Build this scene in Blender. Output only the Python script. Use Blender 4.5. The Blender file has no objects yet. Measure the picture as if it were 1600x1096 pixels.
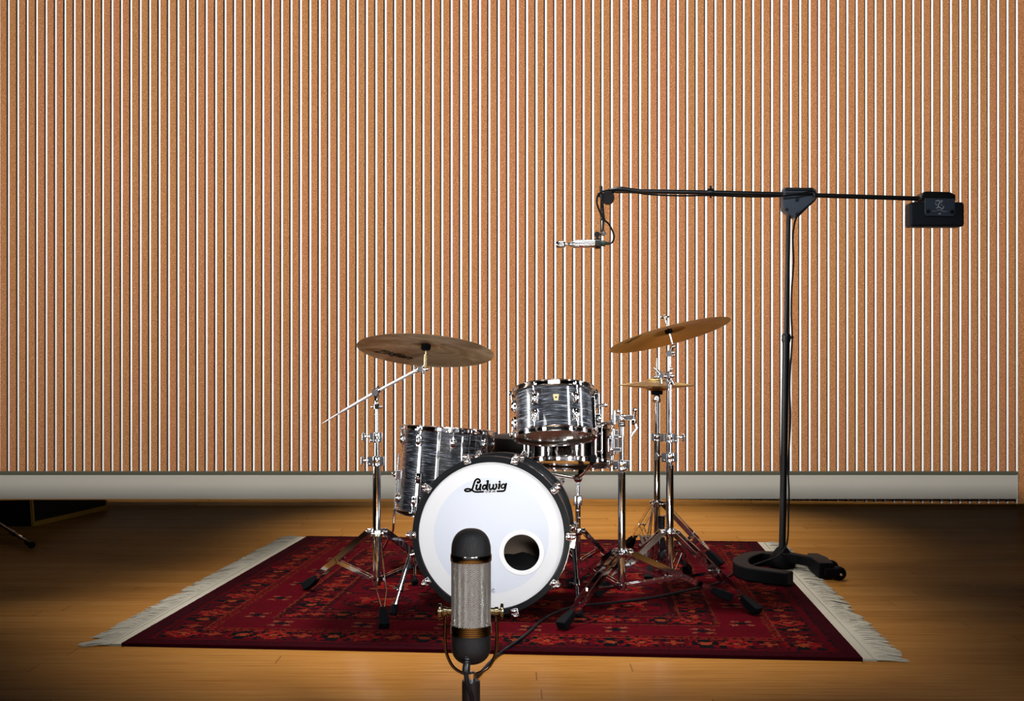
import bpy, math, random
import numpy as np
from mathutils import Vector as V, Matrix as Mx, Quaternion
random.seed(7)
PI = math.pi
C = bpy.context.scene.collection
F, H, HY = 1730.0, 0.93, 575.0          # focal length (px), camera height (m), horizon row

def at(px, py, d):                       # photo pixel + distance -> world point
    return V(((px-800)*d/F, d, H-(py-HY)*d/F))
def fl(px, py, z=0.0):                   # photo pixel on the floor -> world point
    d = F*(H-z)/(py-HY)
    return V(((px-800)*d/F, d, z))

# ------------------------------------------------------------------ materials
def srgb(r, g, b):
    f = lambda c: (c/12.92 if c <= .04045 else ((c+.055)/1.055)**2.4)
    return (f(r/255), f(g/255), f(b/255), 1)
def new_mat(name):
    m = bpy.data.materials.new(name); m.use_nodes = True
    nt = m.node_tree; b = nt.nodes['Principled BSDF']
    return m, nt, b
def pmat(name, col, rough=.5, metal=0., spec=.5, coat=0., bump=None, vary=None):
    m, nt, b = new_mat(name)
    b.inputs['Base Color'].default_value = col
    b.inputs['Roughness'].default_value = rough
    b.inputs['Metallic'].default_value = metal
    b.inputs['Specular IOR Level'].default_value = spec
    b.inputs['Coat Weight'].default_value = coat
    b.inputs['Coat Roughness'].default_value = .05
    tc = nt.nodes.new('ShaderNodeTexCoord')
    if bump:
        n = nt.nodes.new('ShaderNodeTexNoise'); n.inputs['Scale'].default_value = bump[0]; n.inputs['Detail'].default_value = 3
        nt.links.new(tc.outputs['Object'], n.inputs['Vector'])
        bp = nt.nodes.new('ShaderNodeBump'); bp.inputs['Strength'].default_value = bump[1]; bp.inputs['Distance'].default_value = bump[2]
        nt.links.new(n.outputs['Fac'], bp.inputs['Height']); nt.links.new(bp.outputs['Normal'], b.inputs['Normal'])
    if vary:
        n = nt.nodes.new('ShaderNodeTexNoise'); n.inputs['Scale'].default_value = vary[0]
        nt.links.new(tc.outputs['Object'], n.inputs['Vector'])
        mr = nt.nodes.new('ShaderNodeMapRange'); mr.inputs['To Min'].default_value = rough-vary[1]; mr.inputs['To Max'].default_value = rough+vary[1]
        nt.links.new(n.outputs['Fac'], mr.inputs['Value']); nt.links.new(mr.outputs['Result'], b.inputs['Roughness'])
    return m
class G:                                # small node-graph helper
    def __init__(s, nt): s.nt = nt
    def n(s, t, **k):
        x = s.nt.nodes.new(t)
        for a, v in k.items(): setattr(x, a, v)
        return x
    def set(s, sock, v):
        if isinstance(v, bpy.types.NodeSocket): s.nt.links.new(v, sock)
        else: sock.default_value = v
    def m(s, op, a, b=0., c=0.):
        x = s.n('ShaderNodeMath', operation=op)
        s.set(x.inputs[0], a); s.set(x.inputs[1], b); s.set(x.inputs[2], c)
        return x.outputs[0]
    def mix(s, f, a, b, bt='MIX'):
        x = s.n('ShaderNodeMix', data_type='RGBA', blend_type=bt)
        s.set(x.inputs[0], f); s.set(x.inputs[6], a); s.set(x.inputs[7], b)
        return x.outputs[2]
    def noise(s, vec, scale, detail=2., rough=.5, dist=0.):
        x = s.n('ShaderNodeTexNoise'); s.set(x.inputs['Vector'], vec)
        x.inputs['Scale'].default_value = scale; x.inputs['Detail'].default_value = detail
        x.inputs['Roughness'].default_value = rough; x.inputs['Distortion'].default_value = dist
        return x
    def mapping(s, vec, sc=(1,1,1), loc=(0,0,0)):
        x = s.n('ShaderNodeMapping'); s.set(x.inputs['Vector'], vec)
        x.inputs['Scale'].default_value = sc; x.inputs['Location'].default_value = loc
        return x.outputs[0]
    def ramp(s, f, stops):
        x = s.n('ShaderNodeValToRGB'); s.set(x.inputs[0], f)
        e = x.color_ramp.elements
        while len(e) < len(stops): e.new(.5)
        for i, (p, c) in enumerate(stops): e[i].position = p; e[i].color = c
        return x.outputs[0]

MT = {}
MT['chrome'] = pmat('chrome', (.80,.80,.82,1), .06, 1., vary=(30,.02))
MT['chrome_dull'] = pmat('satin_steel', (.80,.81,.84,1), .26, 1., vary=(60,.05))
MT['nickel'] = pmat('black_nickel', (.10,.085,.08,1), .10, 1., vary=(20,.03))
MT['darknickel'] = pmat('dark_nickel', (.26,.25,.24,1), .12, 1., vary=(40,.04))
MT['oldbrass'] = pmat('tarnished_brass', (.20,.17,.11,1), .25, 1., vary=(60,.05))
MT['brass'] = pmat('aged_brass', (.55,.45,.25,1), .25, 1., vary=(60,.05))
MT['rubber'] = pmat('black_rubber', (.004,.0045,.006,1), .6, spec=.06, bump=(180,.2,.001))
MT['black'] = pmat('black_paint', (.009,.010,.013,1), .33, spec=.5, bump=(300,.08,.0005))
MT['cast'] = pmat('black_cast_iron', (.004,.004,.005,1), .55, spec=.08, bump=(120,.3,.001))
MT['plate'] = pmat('black_anodised_plate', (.075,.10,.145,1), .38, spec=.5, vary=(40,.06))
MT['slate'] = pmat('dark_slate_paint', (.022,.028,.038,1), .5, spec=.25, bump=(120,.2,.0008))
MT['boomsteel'] = pmat('bright_steel', (.92,.92,.94,1), .42, .75, vary=(60,.05))
MT['cable'] = pmat('black_cable', (.006,.006,.008,1), .5, spec=.15, bump=(400,.2,.0005))
MT['hoopblack'] = pmat('black_hoop_lacquer', (.006,.007,.009,1), .3, spec=.12, vary=(20,.04))
MT['white'] = pmat('white_film', srgb(246,246,248), .4, spec=.3, vary=(10,.05))
MT['head'] = pmat('frosted_head', srgb(222,227,240), .45, spec=.3, vary=(8,.05))
MT['headring'] = pmat('head_control_ring', srgb(236,236,240), .45, spec=.3, vary=(8,.05))
MT['ink'] = pmat('black_ink', (.004,.004,.006,1), .6, spec=.04, vary=(30,.05))
MT['greyink'] = pmat('grey_ink', (.16,.17,.2,1), .5, vary=(30,.05))
MT['crinkle'] = pmat('black_crinkle_paint', (.008,.009,.011,1), .42, spec=.3, bump=(900,.9,.0012))
MT['maple'] = pmat('maple_ply', srgb(150,128,108), .5, vary=(6,.1))
MT['pillow'] = pmat('black_fabric', (.010,.010,.012,1), .9, bump=(60,.5,.004))
MT['badge'] = pmat('ivory_badge', srgb(226,205,150), .35, vary=(50,.1))
MT['red'] = pmat('red_enamel', srgb(160,25,20), .35, vary=(50,.05))
MT['green'] = pmat('green_ring', srgb(10,70,55), .4, vary=(50,.05))
MT['vinyl'] = pmat('brown_black_vinyl', (.008,.006,.0055,1), .5, spec=.15, bump=(90,.2,.001))
MT['clearhead'] = pmat('reflection_tinted_head', srgb(120,92,70), .12, spec=.8, coat=1., vary=(12,.03))
MT['tophead'] = pmat('coated_batter_head', srgb(214,212,206), .6, bump=(300,.2,.0005))
MT['darkbox'] = pmat('dark_box_tolex', (.005,.005,.005,1), .9, spec=.1, bump=(200,.3,.001))
MT['yellow'] = pmat('yellowed_pine', srgb(150,112,30), .6, spec=.2, vary=(14,.1))
MT['whitemark'] = pmat('pale_print', srgb(235,242,248), .5, vary=(60,.1))

def mat_head(name, col, k, kind):
    m, nt, b = new_mat(name); g = G(nt)
    tc = g.n('ShaderNodeTexCoord').outputs['Object']; nz = g.noise(tc, 14, 2)
    c = g.mix(g.m('MULTIPLY', nz.outputs['Fac'], .25), col, (col[0]*.8, col[1]*.8, col[2]*.8, 1))
    if kind == 'coated':
        t = g.n('ShaderNodeBsdfTranslucent'); nt.links.new(c, t.inputs[0])
        nt.links.new(c, b.inputs['Base Color']); b.inputs['Roughness'].default_value = .6; a = b.outputs[0]; bb = t.outputs[0]
    else:
        t = g.n('ShaderNodeBsdfTransparent'); nt.links.new(c, t.inputs[0])
        gl = g.n('ShaderNodeBsdfGlossy'); gl.inputs['Roughness'].default_value = .08; a = gl.outputs[0]; bb = t.outputs[0]
    mx = g.n('ShaderNodeMixShader'); mx.inputs[0].default_value = k
    nt.links.new(a, mx.inputs[1]); nt.links.new(bb, mx.inputs[2]); nt.links.new(mx.outputs[0], nt.nodes['Material Output'].inputs['Surface'])
    return m
MT['tophead'] = mat_head('coated_batter_head', srgb(214,208,196), .55, 'coated')
MT['clearhead'] = pmat('reflection_tinted_head', srgb(176,140,108), .16, spec=.9, coat=.6, vary=(12,.04))  # clear head drawn opaque; brown stands for reflections and the lit interior
def mat_pearl():
    m, nt, b = new_mat('black_oyster_pearl'); g = G(nt)
    tc = g.n('ShaderNodeTexCoord').outputs['Object']
    w = g.noise(g.mapping(tc, (9,9,9)), 1, 2)
    off = g.n('ShaderNodeVectorMath', operation='MULTIPLY_ADD')
    nt.links.new(w.outputs['Color'], off.inputs[0]); off.inputs[1].default_value = (0,0,.018); nt.links.new(tc, off.inputs[2])
    a = g.noise(g.mapping(off.outputs[0], (11,11,170)), 1, 4, .62, .6)
    c = g.noise(g.mapping(off.outputs[0], (20,20,330), (3,1,2)), 1, 3, .6, .4)
    f = g.m('MULTIPLY_ADD', c.outputs['Fac'], .45, g.m('MULTIPLY', a.outputs['Fac'], .62))
    col = g.ramp(f, [(.43, srgb(6,7,10)), (.53, srgb(30,34,43)), (.60, srgb(92,99,114)), (.68, srgb(205,209,216))])
    nt.links.new(col, b.inputs['Base Color'])
    b.inputs['Roughness'].default_value = .3; b.inputs['Coat IOR'].default_value = 2.1; b.inputs['Coat Weight'].default_value = 1.; b.inputs['Coat Roughness'].default_value = .03
    return m
MT['pearl'] = mat_pearl()

def mat_cymbal(name, c0, c1, met=1.):
    m, nt, b = new_mat(name); g = G(nt)
    tc = g.n('ShaderNodeTexCoord').outputs['Object']
    sp = g.n('ShaderNodeSeparateXYZ'); nt.links.new(tc, sp.inputs[0])
    r = g.m('SQRT', g.m('ADD', g.m('MULTIPLY', sp.outputs[0], sp.outputs[0]), g.m('MULTIPLY', sp.outputs[1], sp.outputs[1])))
    cb = g.n('ShaderNodeCombineXYZ'); nt.links.new(r, cb.inputs[0])
    lathe = g.noise(cb.outputs[0], 900, 2)
    blot = g.noise(tc, 7, 4, .62, 1.2)
    col = g.mix(g.ramp(blot.outputs['Fac'], [(.36,(0,0,0,1)),(.64,(1,1,1,1))]), c0, c1)
    nt.links.new(col, b.inputs['Base Color']); b.inputs['Metallic'].default_value = met
    rr = g.m('MULTIPLY_ADD', blot.outputs['Fac'], .15, .28); nt.links.new(rr, b.inputs['Roughness'])
    b.inputs['Anisotropic'].default_value = .75
    tg = g.n('ShaderNodeTangent', direction_type='RADIAL', axis='Z'); nt.links.new(tg.outputs[0], b.inputs['Tangent'])
    bp = g.n('ShaderNodeBump'); bp.inputs['Strength'].default_value = .25; bp.inputs['Distance'].default_value = .0006
    nt.links.new(lathe.outputs['Fac'], bp.inputs['Height']); nt.links.new(bp.outputs['Normal'], b.inputs['Normal'])
    return m
MT['ride'] = mat_cymbal('weathered_bronze', srgb(176,132,78), srgb(232,200,158), .6)
MT['hat'] = mat_cymbal('olive_bronze', srgb(150,122,66), srgb(174,144,84), .9)
MT['crash'] = mat_cymbal('golden_bronze', srgb(196,150,70), srgb(218,172,90), .8)

def mat_floor():
    m, nt, b = new_mat('bamboo_floor'); g = G(nt)
    tc = g.n('ShaderNodeTexCoord').outputs['Object']
    sp = g.n('ShaderNodeSeparateXYZ'); nt.links.new(tc, sp.inputs[0])
    row = g.m('FLOOR', g.m('DIVIDE', sp.outputs[1], .094))
    wn = g.n('ShaderNodeTexWhiteNoise', noise_dimensions='1D'); nt.links.new(row, wn.inputs['W'])
    xs = g.m('ADD', g.m('DIVIDE', sp.outputs[0], 1.85), g.m('MULTIPLY', wn.outputs['Value'], 7.3))
    wn2 = g.n('ShaderNodeTexWhiteNoise', noise_dimensions='2D')
    cb = g.n('ShaderNodeCombineXYZ'); nt.links.new(row, cb.inputs[0]); nt.links.new(g.m('FLOOR', xs), cb.inputs[1]); nt.links.new(cb.outputs[0], wn2.inputs['Vector'])
    grain = g.noise(g.mapping(tc, (3.,75,1)), 1, 4, .65)
    fine = g.noise(g.mapping(tc, (7,260,1)), 1, 3, .6)
    f = g.m('ADD', g.m('MULTIPLY', grain.outputs['Fac'], .55), g.m('MULTIPLY', fine.outputs['Fac'], .35))
    f = g.m('ADD', f, g.m('MULTIPLY', g.m('SUBTRACT', wn2.outputs['Value'], .5), .12))
    col = g.ramp(f, [(.25, srgb(146,92,36)), (.45, srgb(182,124,58)), (.7, srgb(206,150,82))])
    fy = g.m('FRACT', g.m('DIVIDE', sp.outputs[1], .094)); fx = g.m('FRACT', xs)
    seam = g.m('MAXIMUM', g.m('LESS_THAN', fy, .022), g.m('LESS_THAN', fx, .0022))
    col = g.mix(g.m('MULTIPLY', seam, .55), col, srgb(80,46,16))
    pale = g.noise(g.mapping(tc, (14,60,1), (4,2,0)), 1, 2)
    col = g.mix(g.m('MULTIPLY', g.m('GREATER_THAN', pale.outputs['Fac'], .79), .3), col, srgb(225,190,140))
    nt.nodes.remove(b)
    d = g.n('ShaderNodeBsdfDiffuse'); nt.links.new(col, d.inputs['Color'])
    gl = g.n('ShaderNodeBsdfGlossy'); gl.inputs['Roughness'].default_value = .2
    bp = g.n('ShaderNodeBump'); bp.inputs['Strength'].default_value = .12; bp.inputs['Distance'].default_value = .001
    nt.links.new(f, bp.inputs['Height']); nt.links.new(bp.outputs['Normal'], gl.inputs['Normal'])
    mx = g.n('ShaderNodeMixShader'); mx.inputs[0].default_value = .04
    nt.links.new(d.outputs[0], mx.inputs[1]); nt.links.new(gl.outputs[0], mx.inputs[2])
    nt.links.new(mx.outputs[0], nt.nodes['Material Output'].inputs['Surface'])
    return m
MT['floor'] = mat_floor()

def mat_cork():
    m, nt, b = new_mat('cork_facing'); g = G(nt)
    tc = g.n('ShaderNodeTexCoord').outputs['Object']
    a = g.noise(tc, 160, 1, .6); c = g.noise(g.mapping(tc, (1,1,1), (5,5,5)), 230, 1, .5)
    sp = g.n('ShaderNodeSeparateXYZ'); nt.links.new(tc, sp.inputs[0])
    tint = g.noise(g.mapping(tc, (9,1,.35)), 1, 2)
    col = g.ramp(g.m('ADD', g.m('MULTIPLY', a.outputs['Fac'], .6), g.m('MULTIPLY', c.outputs['Fac'], .4)),
                 [(.34, srgb(92,50,27)), (.45, srgb(148,97,59)), (.55, srgb(168,116,75)), (.67, srgb(220,168,126))])
    col = g.mix(g.ramp(tint.outputs['Fac'], [(.38,(0,0,0,1)),(.62,(1,1,1,1))]), g.mix(.2, col, srgb(184,108,74)), g.mix(.2, col, srgb(168,118,58)))
    nt.links.new(col, b.inputs['Base Color']); b.inputs['Roughness'].default_value = .9; b.inputs['Specular IOR Level'].default_value = .1
    bp = g.n('ShaderNodeBump'); bp.inputs['Strength'].default_value = .3; bp.inputs['Distance'].default_value = .002
    nt.links.new(a.outputs['Fac'], bp.inputs['Height']); nt.links.new(bp.outputs['Normal'], b.inputs['Normal'])
    return m
MT['cork'] = mat_cork()
MT['stripwhite'] = pmat('white_strip', (.97,.965,.94,1), .5, spec=.2, vary=(5,.1))
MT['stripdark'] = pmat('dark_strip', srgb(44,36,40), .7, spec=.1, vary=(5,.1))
MT['base'] = pmat('grey_baseboard_paint', srgb(164,159,149), .5, spec=.25, vary=(3,.1))
MT['baselip'] = pmat('grey_green_lip', srgb(76,76,62), .6, spec=.2, vary=(3,.1))
MT['greywall'] = pmat('grey_acoustic_wall', (.30,.30,.31,1), .9, spec=.1, bump=(40,.3,.004))
MT['shoe'] = pmat('brown_shoe_strip', srgb(110,72,30), .6, spec=.1, vary=(8,.1))
MT['darkmatt'] = pmat('dark_matt_surface', (.02,.02,.02,1), .9, spec=.05, bump=(80,.3,.002))
MT['cream'] = pmat('cream_cotton', srgb(205,196,178), .9, spec=.1, bump=(350,.5,.002))

def mat_rug():
    m, nt, b = new_mat('knotted_wool'); g = G(nt)
    at_ = g.n('ShaderNodeAttribute', attribute_name='knots')
    tc = g.n('ShaderNodeTexCoord').outputs['Object']
    nz = g.noise(tc, 420, 2, .7)
    big = g.noise(g.mapping(tc, (2.5,14,1)), 1, 3, .6)
    v = g.m('MULTIPLY', g.m('MULTIPLY_ADD', nz.outputs['Fac'], .7, .6), g.m('MULTIPLY_ADD', big.outputs['Fac'], .7, .65))
    hs = g.n('ShaderNodeHueSaturation'); nt.links.new(at_.outputs['Color'], hs.inputs['Color']); nt.links.new(v, hs.inputs['Value'])
    nt.links.new(hs.outputs[0], b.inputs['Base Color'])
    b.inputs['Roughness'].default_value = .95; b.inputs['Specular IOR Level'].default_value = .05
    bp = g.n('ShaderNodeBump'); bp.inputs['Strength'].default_value = .5; bp.inputs['Distance'].default_value = .003
    nt.links.new(nz.outputs['Fac'], bp.inputs['Height']); nt.links.new(bp.outputs['Normal'], b.inputs['Normal'])
    return m
MT['rug'] = mat_rug()

def mat_grille():
    m, nt, b = new_mat('woven_steel_grille'); g = G(nt)
    uv = g.n('ShaderNodeUVMap'); sp = g.n('ShaderNodeSeparateXYZ'); nt.links.new(uv.outputs[0], sp.inputs[0])
    u, v = sp.outputs[0], sp.outputs[1]
    cw = .0072
    zig = g.m('PINGPONG', u, cw)
    d1 = g.m('FRACT', g.m('DIVIDE', g.m('ADD', v, g.m('MULTIPLY', zig, .75)), .0037))
    wire = g.m('GREATER_THAN', d1, .42)
    d2 = g.m('FRACT', g.m('DIVIDE', u, .0024))
    wire = g.m('MULTIPLY', wire, g.m('GREATER_THAN', d2, .14))
    prof = g.m('SINE', g.m('MULTIPLY', g.m('SUBTRACT', d1, .42), PI/.58))
    h = g.m('MULTIPLY', prof, wire)
    col = g.mix(wire, (.012,.011,.01,1), (.85,.84,.82,1)); nt.links.new(col, b.inputs['Base Color'])
    nt.links.new(g.m('MULTIPLY', wire, .75), b.inputs['Metallic']); b.inputs['Roughness'].default_value = .42
    bp = g.n('ShaderNodeBump'); bp.inputs['Strength'].default_value = 1.; bp.inputs['Distance'].default_value = .0012
    nt.links.new(h, bp.inputs['Height']); nt.links.new(bp.outputs['Normal'], b.inputs['Normal'])
    return m
MT['grille'] = mat_grille()

# ------------------------------------------------------------------ mesh builder
def frame_z(d, up=V((0,0,1))):
    d = d.normalized()
    if abs(d.dot(up)) > .999: up = V((0,1,0))
    x = up.cross(d).normalized(); y = d.cross(x)
    return Mx((x, y, d)).transposed()
class MB:
    def __init__(s): s.v, s.f, s.m, s.uv = [], [], [], None
    def add(s, vs, fs, mi=0):
        o = len(s.v); s.v += [V(p) for p in vs]
        for f in fs: s.f.append([i+o for i in f]); s.m.append(mi)
        return s
    def box(s, c, sz, R=None, mi=0):
        c = V(c); x, y, z = [q/2 for q in sz]
        vs = [V(p) for p in ((-x,-y,-z),(x,-y,-z),(x,y,-z),(-x,y,-z),(-x,-y,z),(x,-y,z),(x,y,z),(-x,y,z))]
        if R: vs = [R @ p for p in vs]
        return s.add([p+c for p in vs], [(0,3,2,1),(4,5,6,7),(0,1,5,4),(1,2,6,5),(2,3,7,6),(3,0,4,7)], mi)
    def tube(s, a, b, r0, r1=None, n=14, mi=0):
        a, b = V(a), V(b); r1 = r0 if r1 is None else r1
        R = frame_z(b-a); vs = []
        for p, r in ((a, r0), (b, r1)):
            for i in range(n):
                t = 2*PI*i/n; vs.append(p + R @ V((r*math.cos(t), r*math.sin(t), 0)))
        fs = [(i, (i+1) % n, n+(i+1) % n, n+i) for i in range(n)] + [tuple(range(n-1,-1,-1)), tuple(range(n, 2*n))]
        return s.add(vs, fs, mi)
    def path(s, pts, r, n=8, closed=False, mi=0):
        pts = [V(p) for p in pts]; k = len(pts); vs = []; prev = None
        rs = r if isinstance(r, (list, tuple)) else [r]*k
        for i, p in enumerate(pts):
            a = pts[i-1] if (i > 0 or closed) else p
            b = pts[(i+1) % k] if (i < k-1 or closed) else p
            t = (b-a).normalized()
            if prev is None: x = frame_z(t).col[0].copy()
            else:
                x = prev - t*prev.dot(t)
                x = x.normalized() if x.length > 1e-6 else frame_z(t).col[0].copy()
            prev = x; y = t.cross(x)
            for j in range(n):
                q = 2*PI*j/n; vs.append(p + x*(rs[i]*math.cos(q)) + y*(rs[i]*math.sin(q)))
        fs = []
        for i in range(k if closed else k-1):
            for j in range(n):
                a, b = i*n, ((i+1) % k)*n; fs.append((a+j, a+(j+1) % n, b+(j+1) % n, b+j))
        if not closed: fs += [tuple(range(n-1,-1,-1)), tuple(range((k-1)*n, k*n))]
        return s.add(vs, fs, mi)
    def lathe(s, prof, n=48, M=None, closed=False, mi=0):
        M = M or Mx.Identity(4); vs = []; idx = []
        for r, z in prof:
            if r < 1e-7: idx.append([len(vs)]*n); vs.append(M @ V((0,0,z)))
            else:
                idx.append(list(range(len(vs), len(vs)+n)))
                vs += [M @ V((r*math.cos(2*PI*i/n), r*math.sin(2*PI*i/n), z)) for i in range(n)]
        fs = []; k = len(prof)
        for i in range(k if closed else k-1):
            A, B = idx[i], idx[(i+1) % k]
            for j in range(n):
                q = [A[j], A[(j+1) % n], B[(j+1) % n], B[j]]
                u = []
                for t in q:
                    if t not in u: u.append(t)
                if len(u) > 2: fs.append(u)
        return s.add(vs, fs, mi)
    def sphere(s, c, r, n=16, sc=(1,1,1), R=None, mi=0):
        M = Mx.Translation(V(c)) @ (R.to_4x4() if R else Mx.Identity(4)) @ Mx.Diagonal((*sc, 1))
        k = n//2
        return s.lathe([(r*math.sin(PI*i/k), -r*math.cos(PI*i/k)) for i in range(k+1)], n, M, mi=mi)
    def prism(s, poly, z0, z1, M=None, mi=0):
        M = M or Mx.Identity(4); n = len(poly)
        vs = [M @ V((x, y, z0)) for x, y in poly] + [M @ V((x, y, z1)) for x, y in poly]
        fs = [tuple(range(n-1,-1,-1)), tuple(range(n, 2*n))] + [(i, (i+1) % n, n+(i+1) % n, n+i) for i in range(n)]
        return s.add(vs, fs, mi)
    def strip(s, pts, w, h, up=V((0,0,1)), mi=0):          # rectangular bar along a polyline; w sideways, h along up
        pts = [V(p) for p in pts]; k = len(pts); vs = []
        for i, p in enumerate(pts):
            t = (pts[min(i+1, k-1)]-pts[max(i-1, 0)]).normalized()
            x = t.cross(up).normalized(); y = x.cross(t).normalized()
            ww = w[i] if isinstance(w, (list, tuple)) else w
            for a, b in ((-1,-1),(1,-1),(1,1),(-1,1)): vs.append(p + x*(a*ww/2) + y*(b*h/2))
        fs = [(3,2,1,0), tuple(range(4*k-4, 4*k))]
        for i in range(k-1):
            for j in range(4):
                a, b = 4*i, 4*i+4; fs.append((a+j, a+(j+1) % 4, b+(j+1) % 4, b+j))
        return s.add(vs, fs, mi)
    def build(s, name, mats, parent=None, bevel=0, world=False, angle=38, fix=True):
        me = bpy.data.meshes.new(name)
        vs = s.v
        if world and parent is not None:
            M = Mx.Identity(4); q = parent
            while q is not None: M = q.matrix_basis @ M; q = q.parent
            I = M.inverted(); vs = [I @ p for p in vs]
        me.from_pydata([tuple(p) for p in vs], [], s.f)
        ms = mats if isinstance(mats, (list, tuple)) else [mats]
        for m in ms: me.materials.append(MT[m])
        if len(ms) > 1: me.polygons.foreach_set('material_index', s.m)
        me.polygons.foreach_set('use_smooth', [True]*len(me.polygons))
        if fix:
            import bmesh
            bm = bmesh.new(); bm.from_mesh(me); bmesh.ops.recalc_face_normals(bm, faces=bm.faces); bm.to_mesh(me); bm.free()
        me.set_sharp_from_angle(angle=math.radians(angle))
        o = bpy.data.objects.new(name, me); C.objects.link(o)
        if parent is not None: o.parent = parent
        if bevel:
            b = o.modifiers.new('bevel', 'BEVEL'); b.width = bevel; b.segments = 2; b.limit_method = 'ANGLE'; b.angle_limit = .6; b.harden_normals = True
        return o
def root(name, label, cat, loc, R=None, group=None):
    o = bpy.data.objects.new(name, None); C.objects.link(o); o.empty_display_size = .05
    o.matrix_basis = Mx.Translation(V(loc)) @ (R.to_4x4() if R else Mx.Identity(4))
    return tag(o, label, cat, group)
def tag(o, label, cat, group=None):
    o['label'] = label; o['category'] = cat
    if group: o['group'] = group
    return o
def struct(o): o['kind'] = 'structure'; return o
def copy_part(o, parent, M):
    c = o.copy(); C.objects.link(c); c.parent = parent; c.matrix_basis = M @ o.matrix_basis
    for ch in o.children:
        d = ch.copy(); C.objects.link(d); d.parent = c
    return c
def spline(pts, k=8, closed=False):
    pts = [V(p) for p in pts]; n = len(pts); out = []
    for i in range(n if closed else n-1):
        if closed: p0, p1, p2, p3 = pts[i-1], pts[i], pts[(i+1) % n], pts[(i+2) % n]
        else: p0, p1, p2, p3 = pts[max(i-1,0)], pts[i], pts[i+1], pts[min(i+2,n-1)]
        for j in range(k):
            t = j/k
            out.append(.5*((2*p1)+(p2-p0)*t+(2*p0-5*p1+4*p2-p3)*t*t+(3*p1-p0-3*p2+p3)*t**3))
    if not closed: out.append(pts[-1])
    return out
def rot_to(n):                           # rotation whose local Z is n, local X stays near world X
    z = V(n).normalized(); y = z.cross(V((1,0,0))).normalized(); x = y.cross(z)
    return Mx((x, y, z)).transposed()
def ribbon(mb, pts, w, tf, k=7, smooth=True):     # flat pen stroke; tf maps a 2-D pen point to 3-D
    p = spline([(x, y, 0) for x, y in pts], k) if (smooth and len(pts) > 2) else [V((x, y, 0)) for x, y in pts]
    L, R_ = [], []
    for i, q in enumerate(p):
        t = (p[min(i+1,len(p)-1)]-p[max(i-1,0)]).normalized(); nrm = V((-t.y, t.x, 0))
        L.append(q+nrm*w/2); R_.append(q-nrm*w/2)
    vs = [tf(a.x, a.y) for a in L]+[tf(a.x, a.y) for a in R_]; n = len(p)
    mb.add(vs, [(i, i+1, n+i+1, n+i) for i in range(n-1)])
    for e in (p[0], p[-1]): disc(mb, e.x, e.y, w/2, tf)
def disc(mb, x, y, r, tf, n=14):
    mb.add([tf(x+r*math.cos(2*PI*i/n), y+r*math.sin(2*PI*i/n)) for i in range(n)], [tuple(range(n))])

RUGZ = .012
# ------------------------------------------------------------------ room shell
WD = 7.60                                # back wall distance
def wx(px): return (px-800)*(WD-.006)/F
mb = MB(); mb.box((0, 3.4, -.05), (9.0, 8.8, .1)); struct(mb.build('floor', 'floor'))
mb = MB(); ztop = 3.9
x0, x1 = wx(-260), wx(1592.0)
mb.box(((wx(-260)+wx(1900))/2, WD+.06, ztop/2), (wx(1900)-wx(-260), .1, ztop), mi=2)
pitch = 14.73
k0 = int((-260-13.55)/pitch)
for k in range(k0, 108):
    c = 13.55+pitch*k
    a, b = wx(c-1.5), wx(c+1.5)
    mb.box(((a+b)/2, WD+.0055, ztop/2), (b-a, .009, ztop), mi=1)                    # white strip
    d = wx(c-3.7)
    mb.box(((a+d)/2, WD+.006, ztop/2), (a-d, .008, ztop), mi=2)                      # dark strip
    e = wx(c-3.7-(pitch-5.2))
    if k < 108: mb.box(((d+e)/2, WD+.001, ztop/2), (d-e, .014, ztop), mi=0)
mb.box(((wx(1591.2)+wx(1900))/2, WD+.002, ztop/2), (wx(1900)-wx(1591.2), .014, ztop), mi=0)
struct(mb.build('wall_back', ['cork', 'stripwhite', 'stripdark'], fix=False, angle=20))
# baseboard: grey face, darker rounded lip on top
BD = WD-.03
bz = lambda y: H-(y-HY)*BD/F
bx = lambda x: (x-800)*BD/F
mb = MB()
xa, xb = bx(-260), bx(1590)
mb.box(((xa+xb)/2, BD+.012, (bz(742)+bz(780.5))/2), (xb-xa, .024, bz(742)-bz(780.5)), mi=0)
mb.box(((xa+xb)/2, BD+.009, (bz(737)+bz(742))/2), (xb-xa, .030, bz(737)-bz(742)), mi=1)
struct(mb.build('baseboard_back', ['base', 'baselip'], bevel=.003))
# low sloping shoe strip of floor wood under the baseboard, tapering out to the right
mb = MB()
xs = [bx(-260), bx(1030), bx(1470)]; zt = bz(780.3); yb, yf = BD+.02, BD-.10
mb.add([(xs[0],yf,.0005),(xs[1],yf,.0005),(xs[2],yb-.01,.0005),(xs[0],BD,zt),(xs[1],BD,zt),(xs[2],yb-.005,.002),
        (xs[0],yb,zt),(xs[1],yb,zt),(xs[2],yb,.002),(xs[0],yb,0),(xs[1],yb,0),(xs[2],yb,0)],
       [(0,1,4,3),(1,2,5,4),(3,4,7,6),(4,5,8,7),(6,7,10,9),(7,8,11,10),(0,9,10,1),(1,10,11,2),(0,3,6,9),(2,11,8,5)])
struct(mb.build('trim_1', 'floor'))
mb = MB(); mb.box((0,-2.06,1.9), (9.0,.1,3.8)); struct(mb.build('wall_front', 'greywall'))
for sx, nm in ((-1,'wall_left'),(1,'wall_right')):
    mb = MB(); mb.box((sx*4.52,2.75,1.9), (.1,9.7,3.8)); struct(mb.build(nm, 'darkmatt'))
# unseen slab added as a light flag; its edge keeps wall light off the floor
mb = MB(); mb.box((0, .95, 2.8526), (9.0, 5.9, .06)); struct(mb.build('light_flag', 'darkmatt'))

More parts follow.
